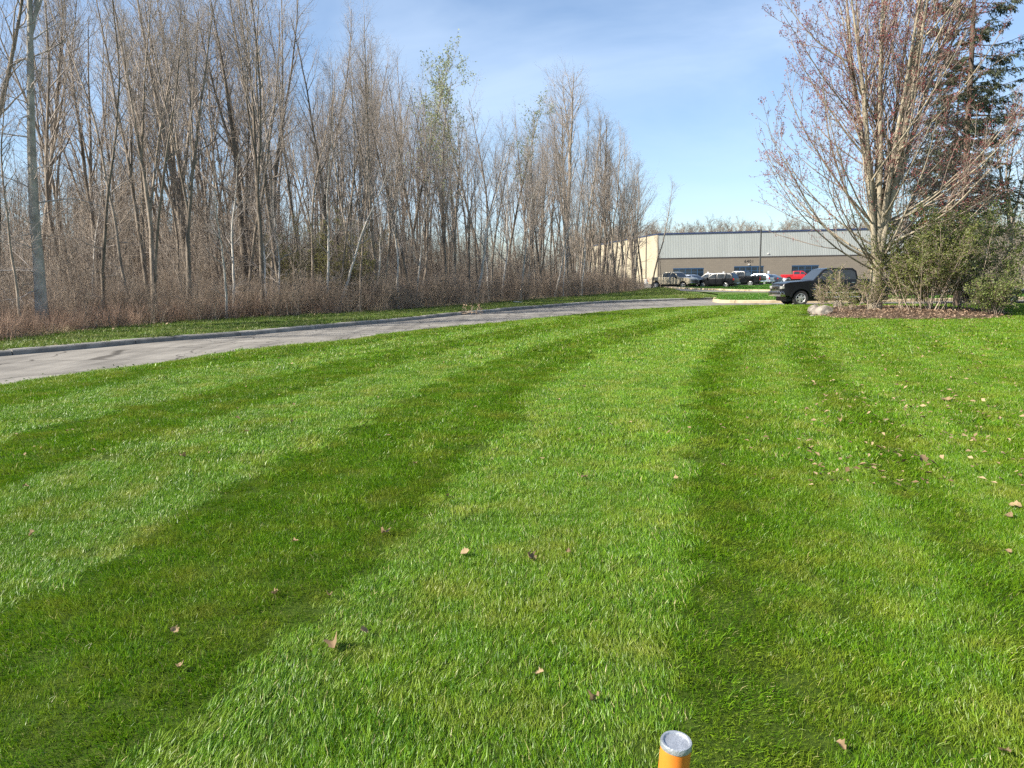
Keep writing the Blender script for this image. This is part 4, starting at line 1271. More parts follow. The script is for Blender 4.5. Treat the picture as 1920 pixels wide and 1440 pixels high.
def hull(name, top, zb, axles, wr, ra, W, mat, parent, bevel, taper=None, x0=None, x1=None):
    """side outline (top edge rear->front) with wheel arches cut into the sill line, extruded over the width"""
    xs, xe = top[0][0], top[-1][0]
    pts = list(top)                                        # rear top ... front top
    pts.append((xe - 0.02, zb + 0.05))
    for ax in sorted(axles, reverse=True):
        hh = max(0.0, zb - wr)
        dx = math.sqrt(max(ra * ra - hh * hh, 0.01))
        a0 = math.atan2(zb - wr, dx)
        pts.append((ax + dx, zb))
        pts += arc(ax, wr, ra, a0, math.pi - a0, 12)[1:-1]
        pts.append((ax - dx, zb))
    pts.append((xs + 0.03, zb + 0.05))
    bm = bmesh.new()
    A = [bm.verts.new((x, -W / 2, z)) for x, z in pts]
    B = [bm.verts.new((x, W / 2, z)) for x, z in pts]
    bm.faces.new(A); bm.faces.new(B[::-1])
    n = len(pts)
    for i in range(n):
        j = (i + 1) % n
        bm.faces.new((A[i], B[i], B[j], A[j]))
    if taper:
        for v in bm.verts: v.co.y *= taper(v.co.x, v.co.z)
    bmesh.ops.recalc_face_normals(bm, faces=bm.faces)
    side = [e for e in bm.edges if len(e.link_faces) == 2 and any(len(f.verts) > 8 for f in e.link_faces)]
    bmesh.ops.bevel(bm, geom=side, offset=bevel, segments=3, affect='EDGES', profile=0.6, clamp_overlap=True)
    big = [f for f in bm.faces if len(f.verts) > 4]
    bmesh.ops.triangulate(bm, faces=big)
    me = bpy.data.meshes.new(name); bm.to_mesh(me); bm.free()
    me.polygons.foreach_set('use_smooth', [True] * len(me.polygons))
    me.set_sharp_from_angle(angle=rad(30))
    return link(name, me, mat, parent)

def vehicle(name, spec, paint, loc, heading, label, group=None, cat='car', sc=1.0, spokes=6):
    """x forward, y left; spec gives outline, cabin and axles"""
    t = empty(name, loc, heading, sc)
    W, wr, ra = spec['W'], spec['wr'], spec['ra']
    zb = spec['zb']
    ax = spec['axles']
    fx, rx = spec['top'][-1][0], spec['top'][0][0]
    nose = lambda x, z: 1.0 - 0.10 * max(0, (x - (fx - 0.7)) / 0.7) ** 2 - 0.05 * max(0, ((rx + 0.5) - x) / 0.5) ** 2
    hull('body', spec['top'], zb, ax, wr, ra, W, VM[paint], t, 0.05, nose)
    # dark under-body between the wheels
    box_obj('underbody', (rx + 0.25, fx - 0.3, -W / 2 + 0.24, W / 2 - 0.24, 0.24, zb + 0.35), VM['trim'], t)
    # cabin
    cab = spec['cab']; zc0 = cab[0][1]; zc1 = max(z for _, z in cab)
    Wc = W - 0.08
    tap = lambda z: 1.0 - 0.20 * max(0.0, (z - zc0)) / max(zc1 - zc0, 0.1)
    bm = bmesh.new()
    A = [bm.verts.new((x, -Wc / 2 * tap(z), z)) for x, z in cab]
    B = [bm.verts.new((x, Wc / 2 * tap(z), z)) for x, z in cab]
    bm.faces.new(A); bm.faces.new(B[::-1])
    for i in range(len(cab)):
        j = (i + 1) % len(cab); bm.faces.new((A[i], B[i], B[j], A[j]))
    bm_obj('cabin', bm, VM[paint], t, 0.04, True, 3)
    for poly in spec['side_windows']:
        for s in (-1, 1):
            bm = bmesh.new()
            o_ = [bm.verts.new((x, s * (Wc / 2 * tap(z) + 0.006), z)) for x, z in poly]
            i_ = [bm.verts.new((x, s * (Wc / 2 * tap(z) - 0.02), z)) for x, z in poly]
            bm.faces.new(o_)
            for i in range(len(poly)):
                j = (i + 1) % len(poly); bm.faces.new((o_[i], i_[i], i_[j], o_[j]))
            bm_obj('side_window', bm, VM['glass'], t)
    for nm, (a, b) in (('windscreen', spec['windscreen']), ('rear_window', spec['rear_window'])):
        bm = bmesh.new()
        dx, dz = b[0] - a[0], b[1] - a[1]; l = math.hypot(dx, dz)
        nx, nz = (dz / l, -dx / l)
        if (nx > 0) != (nm == 'windscreen'): nx, nz = -nx, -nz
        P_ = []
        for off in (0.008, -0.03):
            for (x, z), ins in ((a, 0.07), (b, 0.09)):
                for s in (-1, 1):
                    P_.append(bm.verts.new((x + nx * off, s * (Wc / 2 * tap(z) - ins), z + nz * off)))
        for f in ((0, 1, 3, 2), (4, 6, 7, 5), (0, 4, 5, 1), (2, 3, 7, 6), (0, 2, 6, 4), (1, 5, 7, 3)):
            bm.faces.new([P_[i] for i in f])
        bm_obj(nm, bm, VM['glass'], t)
    if spec.get('bed'):
        b0, b1, zt, zl = spec['bed']
        for s in (-1, 1):
            y0, y1 = sorted((s * (W / 2 - 0.012), s * (W / 2 - 0.11)))
            box_obj('bed_side', (b0 + 0.05, b1, y0, y1, zl - 0.08, zt), VM[paint], t, 0.02)
        box_obj('tailgate', (b0 - 0.012, b0 + 0.048, -W / 2 + 0.10, W / 2 - 0.10, zl - 0.35, zt - 0.005), VM[paint], t, 0.015)
        box_obj('bulkhead', (b1 - 0.07, b1 - 0.01, -W / 2 + 0.115, W / 2 - 0.115, zl - 0.08, zt), VM[paint], t, 0.015)
    for x in ax:
        for s in (-1, 1):
            wheel_parts(t, x, s * (W / 2 - 0.135), wr, 0.25, spokes, s)
    zl = spec['lampz']
    for s in (-1, 1):
        y0, y1 = sorted((s * (W / 2 * 0.93), s * (W / 2 * 0.62)))
        box_obj('headlight', (fx - 0.16, fx + 0.012, y0, y1, zl - 0.065, zl + 0.075), VM['lamp'], t, 0.025)
        y0, y1 = sorted((s * (W / 2 * 0.965 + 0.004), s * (W / 2 * 0.76)))
        zt = spec['tailz']
        box_obj('tail_light', (rx - 0.014, rx + 0.12, y0, y1, zt[0], zt[1]), VM['tail'], t, 0.02)
        y0, y1 = sorted((s * (W / 2 - 0.06), s * (W / 2 + 0.19)))
        mx, mz = spec['mirror']
        box_obj('mirror', (mx - 0.05, mx + 0.08, y0, y1, mz, mz + 0.2), VM['trim'], t, 0.03)
    box_obj('grille', (fx - 0.1, fx + 0.010, -W / 2 * 0.58, W / 2 * 0.58, zl - 0.26, zl + 0.11), VM['chrome'] if spec.get('chrome') else VM['trim'], t, 0.02)
    box_obj('front_bumper', (fx - 0.22, fx + 0.075, -W / 2 * 0.93, W / 2 * 0.93, zb + 0.0, zb + 0.26), VM[spec.get('bumper', 'trim')], t, 0.04)
    box_obj('rear_bumper', (rx - 0.11, rx + 0.14, -W / 2 * 0.95, W / 2 * 0.95, zb + 0.02, zb + 0.24), VM['chrome'] if spec.get('bed') else VM[paint], t, 0.04)
    box_obj('number_plate', (rx - 0.126, rx - 0.105, -0.16, 0.16, zb + 0.07, zb + 0.2), VM['plate'], t)
    for (x0, x1, z) in spec.get('handles', []):
        for s in (-1, 1):
            y0, y1 = sorted((s * (W / 2 - 0.02), s * (W / 2 + 0.03)))
            box_obj('door_handle', (x0, x1, y0, y1, z - 0.018, z + 0.018), VM['chrome' if spec.get('chrome') else paint], t, 0.008)
    tag(t, label, cat, group)
    return t

PICKUP = dict(W=2.0, wr=0.40, ra=0.49, zb=0.50, axles=(1.98, -1.70), lampz=0.96, tailz=(0.85, 1.28), mirror=(1.02, 1.22), chrome=True,
    top=[(-2.92, 0.98), (-1.02, 0.98), (-1.01, 1.29), (1.30, 1.31), (1.55, 1.31), (2.55, 1.24), (2.84, 1.17), (2.95, 1.0), (2.97, 0.62)],
    cab=[(-1.00, 1.26), (-0.93, 1.78), (-0.74, 1.93), (0.42, 1.95), (0.76, 1.88), (1.38, 1.28), (1.36, 1.24)],
    windscreen=((1.315, 1.34), (0.80, 1.84)), rear_window=((-0.995, 1.38), (-0.935, 1.74)),
    side_windows=[[(1.16, 1.34), (0.74, 1.78), (0.36, 1.84), (0.22, 1.34)], [(0.12, 1.34), (0.16, 1.85), (-0.66, 1.83), (-0.84, 1.72), (-0.88, 1.34)]],
    bed=(-2.94, -1.04, 1.34, 1.0), handles=[(0.16, 0.34, 1.18), (-0.78, -0.6, 1.18)], bumper='chrome')
SUV = dict(W=1.9, wr=0.36, ra=0.43, zb=0.42, axles=(1.42, -1.38), lampz=0.82, tailz=(0.92, 1.12), mirror=(0.85, 1.06),
    top=[(-2.32, 0.95), (-2.3, 1.12), (0.9, 1.10), (1.35, 1.06), (2.05, 0.97), (2.30, 0.80), (2.36, 0.56)],
    cab=[(-2.24, 1.06), (-2.02, 1.52), (-1.80, 1.70), (-0.4, 1.76), (0.28, 1.70), (1.14, 1.08), (1.12, 1.04)],
    windscreen=((1.06, 1.14), (0.33, 1.665)), rear_window=((-2.21, 1.16), (-2.04, 1.50)),
    side_windows=[[(0.84, 1.15), (0.26, 1.58), (-0.22, 1.65), (-0.24, 1.15)], [(-0.33, 1.15), (-0.31, 1.65), (-1.15, 1.62), (-1.18, 1.15)], [(-1.27, 1.15), (-1.24, 1.61), (-1.75, 1.58), (-1.95, 1.40), (-1.98, 1.2)]],
    rear_window_=None)
HATCH = dict(SUV, axles=(1.36, -1.30), top=[(-2.12, 0.9), (-2.1, 1.06), (0.9, 1.02), (1.3, 0.98), (1.95, 0.86), (2.18, 0.70), (2.22, 0.5)], W=1.83, wr=0.34, ra=0.41, lampz=0.74,
    cab=[(-2.05, 1.0), (-1.75, 1.38), (-1.45, 1.54), (-0.3, 1.60), (0.25, 1.54), (1.18, 1.0), (1.16, 0.97)],
    windscreen=((1.10, 1.055), (0.30, 1.505)), rear_window=((-2.01, 1.08), (-1.79, 1.36)), tailz=(0.84, 1.04), mirror=(0.85, 0.98),
    side_windows=[[(0.85, 1.07), (0.24, 1.42), (-0.2, 1.49), (-0.22, 1.07)], [(-0.32, 1.07), (-0.30, 1.49), (-1.05, 1.46), (-1.35, 1.36), (-1.5, 1.1)]])
SEDAN = dict(SUV, axles=(1.44, -1.36), top=[(-2.38, 0.85), (-2.34, 1.0), (-1.6, 1.02), (0.9, 0.98), (1.3, 0.95), (2.05, 0.82), (2.32, 0.66), (2.36, 0.46)], W=1.83, wr=0.33, ra=0.40, zb=0.36, lampz=0.68,
    cab=[(-1.85, 0.97), (-1.15, 1.40), (-0.85, 1.45), (-0.1, 1.46), (0.3, 1.42), (1.22, 0.97), (1.2, 0.93)],
    windscreen=((1.14, 1.015), (0.36, 1.395)), rear_window=((-1.76, 1.03), (-1.20, 1.37)), tailz=(0.80, 0.97), mirror=(0.82, 0.92),
    side_windows=[[(0.85, 1.02), (0.24, 1.35), (-0.2, 1.38), (-0.22, 1.02)], [(-0.32, 1.02), (-0.30, 1.38), (-0.95, 1.36), (-1.4, 1.06)]])

# the black pickup on the road
tr = vehicle('pickup_truck', PICKUP, 'black', (17.1, 40.75, 0.004), math.pi, 'black crew-cab pickup on the road, half hidden behind the maple bed', cat='pickup', spokes=6)
for s in (-1, 1):
    y0, y1 = sorted((s * 0.985, s * 1.075))
    box_obj('running_board', (-1.1, 1.35, y0, y1, 0.40, 0.47), VM['chrome'], tr, 0.015)
    y0, y1 = sorted((s * 0.996, s * 1.012))
    box_obj('side_trim', (-1.05, 1.42, y0, y1, 0.64, 0.69), VM['chrome'], tr, 0.005)
    box_obj('fender_badge', (1.25, 1.42, y0, y1, 0.83, 0.87), VM['chrome'], tr, 0.004)
    for axx in PICKUP['axles']:
        bm = bmesh.new()
        o1 = arc(axx, 0.40, 0.57, 0.12, math.pi - 0.12, 14); i1 = arc(axx, 0.40, 0.485, 0.12, math.pi - 0.12, 14)
        ya, yb = s * 0.97, s * 1.03
        for k in range(14):
            q = [(o1[k], ya), (o1[k + 1], ya), (o1[k + 1], yb), (o1[k], yb)]
            c = [[bm.verts.new((p[0], y, p[1])) for p in (o1[k], o1[k + 1], i1[k + 1], i1[k])] for y in (ya, yb)]
            for f in ((c[1][0], c[1][1], c[1][2], c[1][3]), (c[0][0], c[0][1], c[1][1], c[1][0]), (c[0][3], c[0][2], c[1][2], c[1][3])):
                bm.faces.new(f)
        bmesh.ops.remove_doubles(bm, verts=bm.verts, dist=0.0005)
        bm_obj('wheel_arch', bm, VM['black'], tr, smooth=True)

# flatbed trailer behind it
def trailer():
    t = empty('flatbed_trailer', (25.4, 40.7, 0.004), math.pi)
    fr = VM['trim']; wood = mat_noise('deck_wood', (0.16, 0.13, 0.10), (0.28, 0.23, 0.18), 3, 0.9, stretch=(0.3, 4, 1))
    for s in (-1, 1):
        y0, y1 = sorted((s * 1.0, s * 1.06))
        box_obj('side_rail', (-3.4, 3.0, y0, y1, 0.50, 0.66), fr, t, 0.01)
        y0, y1 = sorted((s * 0.985, s * 1.075))
        box_obj('edge_strip', (-3.42, 3.02, y0, y1, 0.661, 0.685), VM['chrome'], t, 0.004)
        y0, y1 = sorted((s * 0.7, s * 1.2))
        for i, x in enumerate((-0.55, 0.35)):
            wheel_parts(t, x, s * 1.12, 0.34, 0.2, 8, s)
        bm = bmesh.new()
        pf = [(-1.05, 0.55), (-0.95, 0.75), (-0.75, 0.82), (0.55, 0.82), (0.75, 0.75), (0.85, 0.55)]
        a = [bm.verts.new((x, s * 1.0, z)) for x, z in pf]; b = [bm.verts.new((x, s * 1.25, z)) for x, z in pf]
        for i in range(len(pf) - 1): bm.faces.new((a[i], a[i + 1], b[i + 1], b[i]))
        r = bmesh.ops.solidify(bm, geom=bm.faces[:], thickness=0.015)
        bm_obj('fender', bm, fr, t)
        y0, y1 = sorted((s * 0.8, s * 0.98))
        box_obj('mud_flap', (-1.75, -1.70, y0, y1, 0.12, 0.5), fr, t)
        box_obj('side_marker', (-1.9, -1.78, s * 1.062 - 0.004, s * 1.062 + 0.012, 0.55, 0.6), VM['lamp'], t)
    for k in range(9):
        y = -0.93 + k * 0.2325
        box_obj('plank', (-3.38, 2.98, y - 0.108, y + 0.108, 0.60, 0.645), wood, t)
    for x in (-3.3, -2.2, -1.1, 0.0, 1.1, 2.2, 2.9):
        box_obj('crossmember', (x - 0.03, x + 0.03, -1.0, 1.0, 0.46, 0.598), fr, t)
    bm = bmesh.new()
    for s in (-1, 1):
        v = [bm.verts.new(c) for c in ((2.98, s * 0.8, 0.46), (2.98, s * 0.72, 0.46), (4.3, s * 0.02, 0.46), (4.3, s * 0.10, 0.46), (2.98, s * 0.8, 0.56), (2.98, s * 0.72, 0.56), (4.3, s * 0.02, 0.56), (4.3, s * 0.10, 0.56))]
        for f in ((0, 1, 2, 3), (4, 7, 6, 5), (0, 4, 5, 1), (1, 5, 6, 2), (2, 6, 7, 3), (3, 7, 4, 0)): bm.faces.new([v[i] for i in f])
    bm_obj('tongue', bm, fr, t)
    box_obj('jack_stand', (3.75, 3.83, -0.04, 0.04, 0.15, 0.9), VM['chrome'], t)
    box_obj('tail_light', (-3.43, -3.405, 0.8, 0.95, 0.52, 0.62), VM['tail'], t)
    box_obj('tail_light', (-3.43, -3.405, -0.95, -0.8, 0.52, 0.62), VM['tail'], t)
    tag(t, 'low black flatbed trailer behind the bush at the right edge', 'trailer')
trailer()

# parked cars
def lot_pt(u, v):
    p = G(u, v, LOT_Z); return (p.x, p.y, LOT_Z)
CARG = None
vehicle('parked_pickup', dict(PICKUP, bumper='chrome'), 'tan', lot_pt(1262, 541.0), rad(-46), 'tan crew-cab pickup parked at the left end of the parked row', cat='pickup')
vehicle('parked_car', HATCH, 'silver', lot_pt(1298, 540.0), rad(-50), 'silver blue hatchback parked beside the tan pickup', cat='car')
vehicle('parked_car', SUV, 'black', lot_pt(1330, 536.6), rad(143), 'dark sport utility car seen behind the nearer black one', cat='car')
vehicle('parked_car', SUV, 'black', lot_pt(1345, 540.3), rad(142), 'black sport utility car with its rear turned right, left of the black parked pickup', cat='car')
vehicle('parked_pickup', PICKUP, 'black', lot_pt(1388, 537.6), rad(140), 'black parked pickup with tailgate towards the lamp pole', cat='pickup')
vehicle('parked_car', HATCH, 'silver', lot_pt(1419, 534.8), rad(140), 'small grey blue car between the black parked pickup and the lamp pole', cat='car')
vehicle('parked_car', SEDAN, 'dark', lot_pt(1432, 534.0), rad(140), 'dark blue sedan just behind the lamp pole', cat='car')
vehicle('parked_car', SEDAN, 'white', lot_pt(1447, 533.0), rad(-38), 'pale silver sedan right of the lamp pole', cat='car')
vehicle('parked_pickup', PICKUP, 'red', lot_pt(1496, 528.4), rad(-12), 'bright red pickup parked in front of the building', cat='pickup')
# wheel stops
stop_m = mat_noise('stop_concrete', (0.42, 0.41, 0.38), (0.6, 0.58, 0.54), 3, 0.9)
proto = None
for i, (u, v) in enumerate([(1293, 542.2), (1322, 541.0), (1371, 538.8), (1392, 537.9), (1414, 536.8), (1350, 539.9)]):
    if proto is None:
        bm = bmesh.new()
        pr = [(-0.09, 0), (0.09, 0), (0.06, 0.13), (-0.06, 0.13)]
        a = [bm.verts.new((-0.9, y, z)) for y, z in pr]; b = [bm.verts.new((0.9, y, z)) for y, z in pr]
        bm.faces.new(a); bm.faces.new(b[::-1])
        for k in range(4): bm.faces.new((a[k], b[k], b[(k + 1) % 4], a[(k + 1) % 4]))
        o = bm_obj('wheel_stop', bm, stop_m, None, 0.02); proto = o
    else:
        o = proto.copy(); COL.objects.link(o)
    p = lot_pt(u, v)
    o.location = (p[0], p[1] + 1.5, p[2]); o.rotation_euler = (0, 0, rad(-8))
    tag(o, 'pale concrete wheel stop on the asphalt under the parked row', 'wheel stop', 'concrete wheel stops of the parking lot')

# ---------------------------------------------------------------- lamp poles
pole_m = mat_plain('pole_bronze', (0.09, 0.085, 0.08), 0.5, 0.4)
def lamp_pole(loc, H, label, rz):
    t = empty('lamp_pole', loc, rz)
    bm = bmesh.new(); lathe_bm(bm, [(0.001, 0), (0.30, 0), (0.30, 0.75), (0.27, 0.8), (0.001, 0.8)], 18, 'z')
    bm_obj('concrete_base', bm, stop_m, t, smooth=True)
    bm = bmesh.new()
    for z0, z1, a, b in ((0.8, H, 0.085, 0.07),):
        v = [bm.verts.new((x * a, y * a, z0)) for x, y in ((-1, -1), (1, -1), (1, 1), (-1, 1))] + [bm.verts.new((x * b, y * b, z1)) for x, y in ((-1, -1), (1, -1), (1, 1), (-1, 1))]
        for f in ((0, 1, 5, 4), (1, 2, 6, 5), (2, 3, 7, 6), (3, 0, 4, 7), (4, 5, 6, 7)): bm.faces.new([v[i] for i in f])
    bm_obj('pole', bm, pole_m, t)
    box_obj('arm', (0.07, 0.5, -0.03, 0.03, H - 0.16, H - 0.1), pole_m, t)
    box_obj('lamp_head', (0.4, 0.95, -0.18, 0.18, H - 0.2, H - 0.07), pole_m, t, 0.03)
    tag(t, label, 'lamp pole')
p = G(1424, 535.2); lamp_pole((p.x, p.y, 0.1), hgt(1424, 429.5, p) - 0.1, 'tall slim parking lot lamp pole standing before the grey building', rad(100))
p = G(1211, 533.5); lamp_pole((p.x, p.y, 0.1), hgt(1211, 438, p) - 0.1, 'lamp pole seen through the bare trees before the cream wall', rad(0))

# ---------------------------------------------------------------- building
BA, BB = Vector((29.1, 152.0, 0)), Vector((80.0, 141.0, 0))
bdir = (BB - BA).normalized(); bang = math.atan2(bdir.y, bdir.x)
BL, BD, BH, BLOW = (BB - BA).length, 55.0, 9.75, 4.75
bld = empty('warehouse', (BA.x, BA.y, 0.0), bang)           # local x along the front, y towards the back
m_block = None
def mat_block(name, c1, c2, mort):
    m, nt, bs = mat_new(name)
    tc = N(nt, 'ShaderNodeTexCoord'); mp = N(nt, 'ShaderNodeMapping')
    mp.inputs['Rotation'].default_value = (rad(90), 0, 0)
    bt = N(nt, 'ShaderNodeTexBrick', Scale=1.0)
    bt.inputs['Color1'].default_value = (*c1, 1); bt.inputs['Color2'].default_value = (*c2, 1); bt.inputs['Mortar'].default_value = (*mort, 1)
    bt.inputs['Brick Width'].default_value = 0.8; bt.inputs['Row Height'].default_value = 0.4; bt.inputs['Mortar Size'].default_value = 0.018
    nt.links.new(tc.outputs['Object'], mp.inputs['Vector']); nt.links.new(mp.outputs['Vector'], bt.inputs['Vector'])
    nt.links.new(bt.outputs['Color'], bs.inputs['Base Color'])
    bs.inputs['Roughness'].default_value = 0.9
    return m
BM_ = dict(lower=mat_block('masonry', (0.172, 0.148, 0.115), (0.155, 0.133, 0.105), (0.125, 0.11, 0.088)),
    metal=mat_noise('metal_siding', (0.265, 0.285, 0.272), (0.295, 0.315, 0.302), 0.6, 0.6, stretch=(1, 1, 0.2)),
    cream=mat_noise('cream_siding', (0.36, 0.305, 0.22), (0.41, 0.35, 0.255), 0.5, 0.7), trim=mat_plain('blue_roof_trim', (0.018, 0.032, 0.085), 0.5),
    band=mat_plain('dark_band', (0.05, 0.045, 0.045), 0.6), roof=mat_plain('roof_membrane', (0.4, 0.4, 0.4), 0.9),
    frame=mat_plain('window_frame_blue', (0.025, 0.07, 0.14), 0.45), glass=mat_plain('shop_glass', (0.012, 0.020, 0.030), 0.06, 0.0, 0.6), sign=mat_plain('number_black', (0.012, 0.012, 0.012), 0.5), white=mat_plain('white_lamp', (0.8, 0.8, 0.78), 0.4))
# window openings in the lower wall (local x ranges, z ranges)
def along(u, v=520):
    """local x on the front where the vertical plane is met by pixel column u"""
    d = ray(u, v); nrm_ = Vector((-bdir.y, bdir.x, 0))
    t = (BA - Vector((0, 0, 0))).dot(nrm_) / d.dot(nrm_)
    return (Vector((d.x * t, d.y * t, 0)) - BA).dot(bdir)
wins = [(along(1262), along(1319), 0.35, 2.75), (along(1376), along(1431), 0.25, 2.95), (along(1484), along(1534), 0.25, 2.95)]
bm = bmesh.new()
xs = [0.0] + [q for w in wins for q in w[:2]] + [BL]
for i in range(0, len(xs) - 1):
    if i % 2 == 0:
        box_bm(bm, xs[i], xs[i + 1], 0, 0.3, 0, BLOW)
    else:
        w = wins[i // 2]
        if w[2] > 0: box_bm(bm, xs[i], xs[i + 1], 0, 0.3, 0, w[2])
        box_bm(bm, xs[i], xs[i + 1], 0, 0.3, w[3], BLOW)
bm_obj('front_wall', bm, BM_['lower'], bld)
# ribbed metal above
bm = bmesh.new()
pr, x = [], 0.0
while x < BL - 0.31:
    pr += [(x, 0.0), (x + 0.17, 0.0), (x + 0.20, -0.016), (x + 0.28, -0.016)]
    x += 0.31
pr.append((BL, 0.0))
a = [bm.verts.new((x, y - 0.02, BLOW + 0.12)) for x, y in pr]; b = [bm.verts.new((x, y - 0.02, BH - 0.28)) for x, y in pr]
for i in range(len(pr) - 1): bm.faces.new((a[i], a[i + 1], b[i + 1], b[i]))
me = bpy.data.meshes.new('metal_siding'); bm.normal_update(); bm.to_mesh(me); bm.free()
link('metal_siding', me, BM_['metal'], bld)
box_obj('upper_wall', (0, BL, 0.03, 0.3, BLOW + 0.002, BH - 0.05), BM_['roof'], bld)
box_obj('band', (-0.03, BL, -0.10, 0.02, BLOW, BLOW + 0.14), BM_['band'], bld)
box_obj('roof_trim', (-0.14, BL, -0.16, 0.2, BH - 0.30, BH - 0.04), BM_['trim'], bld)
# side wall running back, with deep ribs
bm = bmesh.new()
pr, y = [], 0.302
while y < BD - 1.3:
    pr += [(-0.02, y), (-0.02, y + 1.1), (-0.08, y + 1.14), (-0.08, y + 1.22)]
    y += 1.26
pr.append((-0.02, BD))
a = [bm.verts.new((x, y, 0)) for x, y in pr]; b = [bm.verts.new((x, y, BH - 0.31)) for x, y in pr]
for i in range(len(pr) - 1): bm.faces.new((a[i], b[i], b[i + 1], a[i + 1]))
me = bpy.data.meshes.new('side_siding'); bm.normal_update(); bm.to_mesh(me); bm.free()
link('side_siding', me, BM_['cream'], bld)
box_obj('corner_trim', (-0.10, 0.10, -0.09, 0.301, 0, BH - 0.31), BM_['cream'], bld)
box_obj('side_wall', (0.0, 0.3, 0.31, BD, 0, BH - 0.05), BM_['roof'], bld)
box_obj('roof_trim', (-0.14, 0.2, 0.21, BD, BH - 0.301, BH - 0.045), BM_['trim'], bld)
box_obj('back_wall', (0.3, BL, BD - 0.3, BD - 0.01, 0, BH - 0.06), BM_['lower'], bld)
box_obj('end_wall', (BL - 0.3, BL - 0.01, 0.31, BD - 0.31, 0, BH - 0.06), BM_['lower'], bld)
box_obj('roof', (0.05, BL - 0.05, 0.21, BD - 0.05, BH - 0.25, BH - 0.06), BM_['roof'], bld)
# the plan is not square: the side wall runs back to the left of the front's normal
sv = Vector((-4.9, 41.0, 0)); SK = sv.dot(bdir) / sv.dot(Vector((-bdir.y, bdir.x, 0)))
for o in bld.children:
    if o.name.split('.')[0] in ('side_siding', 'side_wall', 'roof_trim', 'roof', 'back_wall'):
        for v in o.data.vertices:
            if v.co.x < BL / 2 and v.co.y > 0.25: v.co.x += v.co.y * SK
for (x0, x1, z0, z1) in wins:
    w = empty('window'); w.parent = bld; w.location = (x0, 0, z0)
    ww, hh = x1 - x0, z1 - z0
    bm = bmesh.new()
    box_bm(bm, 0, ww, 0.04, 0.16, hh - 0.14, hh); box_bm(bm, 0, ww, 0.04, 0.16, 0, 0.10)
    n = max(3, int(round(ww / 1.2)))
    for k in range(n + 1):
        xx = k * ww / n
        box_bm(bm, max(0, xx - 0.05), min(ww, xx + 0.05), 0.041, 0.159, 0.101, hh - 0.141)
    box_bm(bm, 0.051, ww - 0.051, 0.05, 0.15, hh * 0.70, hh * 0.70 + 0.07)
    bm_obj('frame', bm, BM_['frame'], w)
    for k in range(n):
        box_obj('pane', (k * ww / n + 0.051, (k + 1) * ww / n - 0.051, 0.09, 0.11, 0.101, hh - 0.141), BM_['glass'], w)
    box_obj('lintel_panel', (-0.02, ww + 0.02, -0.03, 0.03, hh + 0.001, hh + 0.12), BM_['frame'], w)
fc = bpy.data.curves.new('number_sign', 'FONT')
fc.body = '6401'; fc.size = 0.80; fc.extrude = 0.012; fc.align_x = 'CENTER'; fc.space_character = 1.15; fc.offset = 0.004
ft = bpy.data.objects.new('number_curve', fc)
COL.objects.link(ft)
bpy.context.view_layer.update()
fm = bpy.data.meshes.new_from_object(ft.evaluated_get(bpy.context.evaluated_depsgraph_get()))
bpy.data.objects.remove(ft)
fm.name = 'number_sign'
fm.materials.clear()
fo = link('number_sign', fm, BM_['sign'], bld)
fo.location = (along(1403.5), -0.016, 3.72); fo.rotation_euler = (rad(90), 0, 0)
fo['label'] = 'black street number 6401 on the front wall'
def wall_lamp(x, z):
    bm = bmesh.new(); box_bm(bm, x - 0.16, x + 0.16, -0.22, -0.002, z - 0.12, z + 0.12)
    for v in bm.verts:
        if v.co.y < -0.1 and v.co.z < z: v.co.y += 0.10
    bm_obj('wall_lamp', bm, BM_['white'], bld, 0.02)
wall_lamp(along(1403.5), 3.35)
wall_lamp(along(1439), 5.35)
tag(bld, 'long grey metal warehouse with taupe lower wall and the number 6401', 'building')
# small parking signs before the wall
for i, (u, v, lb) in enumerate([(1327, 532.5, 'small white parking sign on a post between the first two windows'), (1356, 532.0, 'small white parking sign on a post left of the middle window'), (1440, 531.0, 'small white parking sign on a post right of the lamp pole')]):
    p = G(u, v)
    t = empty('parking_sign', (p.x, p.y, LOT_Z))
    bm = bmesh.new(); lathe_bm(bm, [(0.03, 0), (0.03, 2.1), (0.001, 2.1)], 8, 'z'); bm_obj('post', bm, pole_m, t)
    box_obj('sign_plate', (-0.15, 0.15, -0.05, -0.032, 1.55, 1.98), BM_['white'], t, 0.004)
    tag(t, lb, 'sign')

# ---------------------------------------------------------------- trees behind the building and at the right
def far_scatter(n, x0, x1, y0, y1, smin, smax, label, protos, name='distant_wood', z=-0.02, umin=None):
    pts = []
    while len(pts) < n:
        q = (rr.uniform(x0, x1), rr.uniform(y0, y1), z)
        if umin is None or px_of(q)[0] > umin: pts.append(q)
    pts = np.array(pts)
    rot = np.array([(0, 0, rr.uniform(0, 6.28)) for _ in range(n)])
    s = np.array([rr.uniform(smin, smax) for _ in range(n)])
    return scatter(name, pts, rot, np.c_[s, s, s], np.array([rr.randrange(len(protos)) for _ in range(n)]), protos, label)
treeline = [bare_tree(120 + i, 14.0, 0.16, first=0.25, spreadf=0.30, k1=26, k2=7, k3=4, joined=True, r_tw=0.02) for i in range(3)]
far_scatter(360, 15, 150, 208, 250, 0.85, 1.15, 'far line of bare trees showing above the warehouse roof', treeline)
def rp(u, d):
    d_ = ray(u, 520); t = d / d_.y
    return Vector((d_.x * t, d, 0.0))
far_scatter(90, 45, 110, 72, 112, 0.7, 1.05, 'bare woods beyond the road behind the spruce', far_tree, umin=1700)
far_scatter(260, 30, 95, 50, 100, 0.6, 1.1, 'pale brown thicket beyond the road behind the spruce', thick, name='undergrowth', umin=1730)
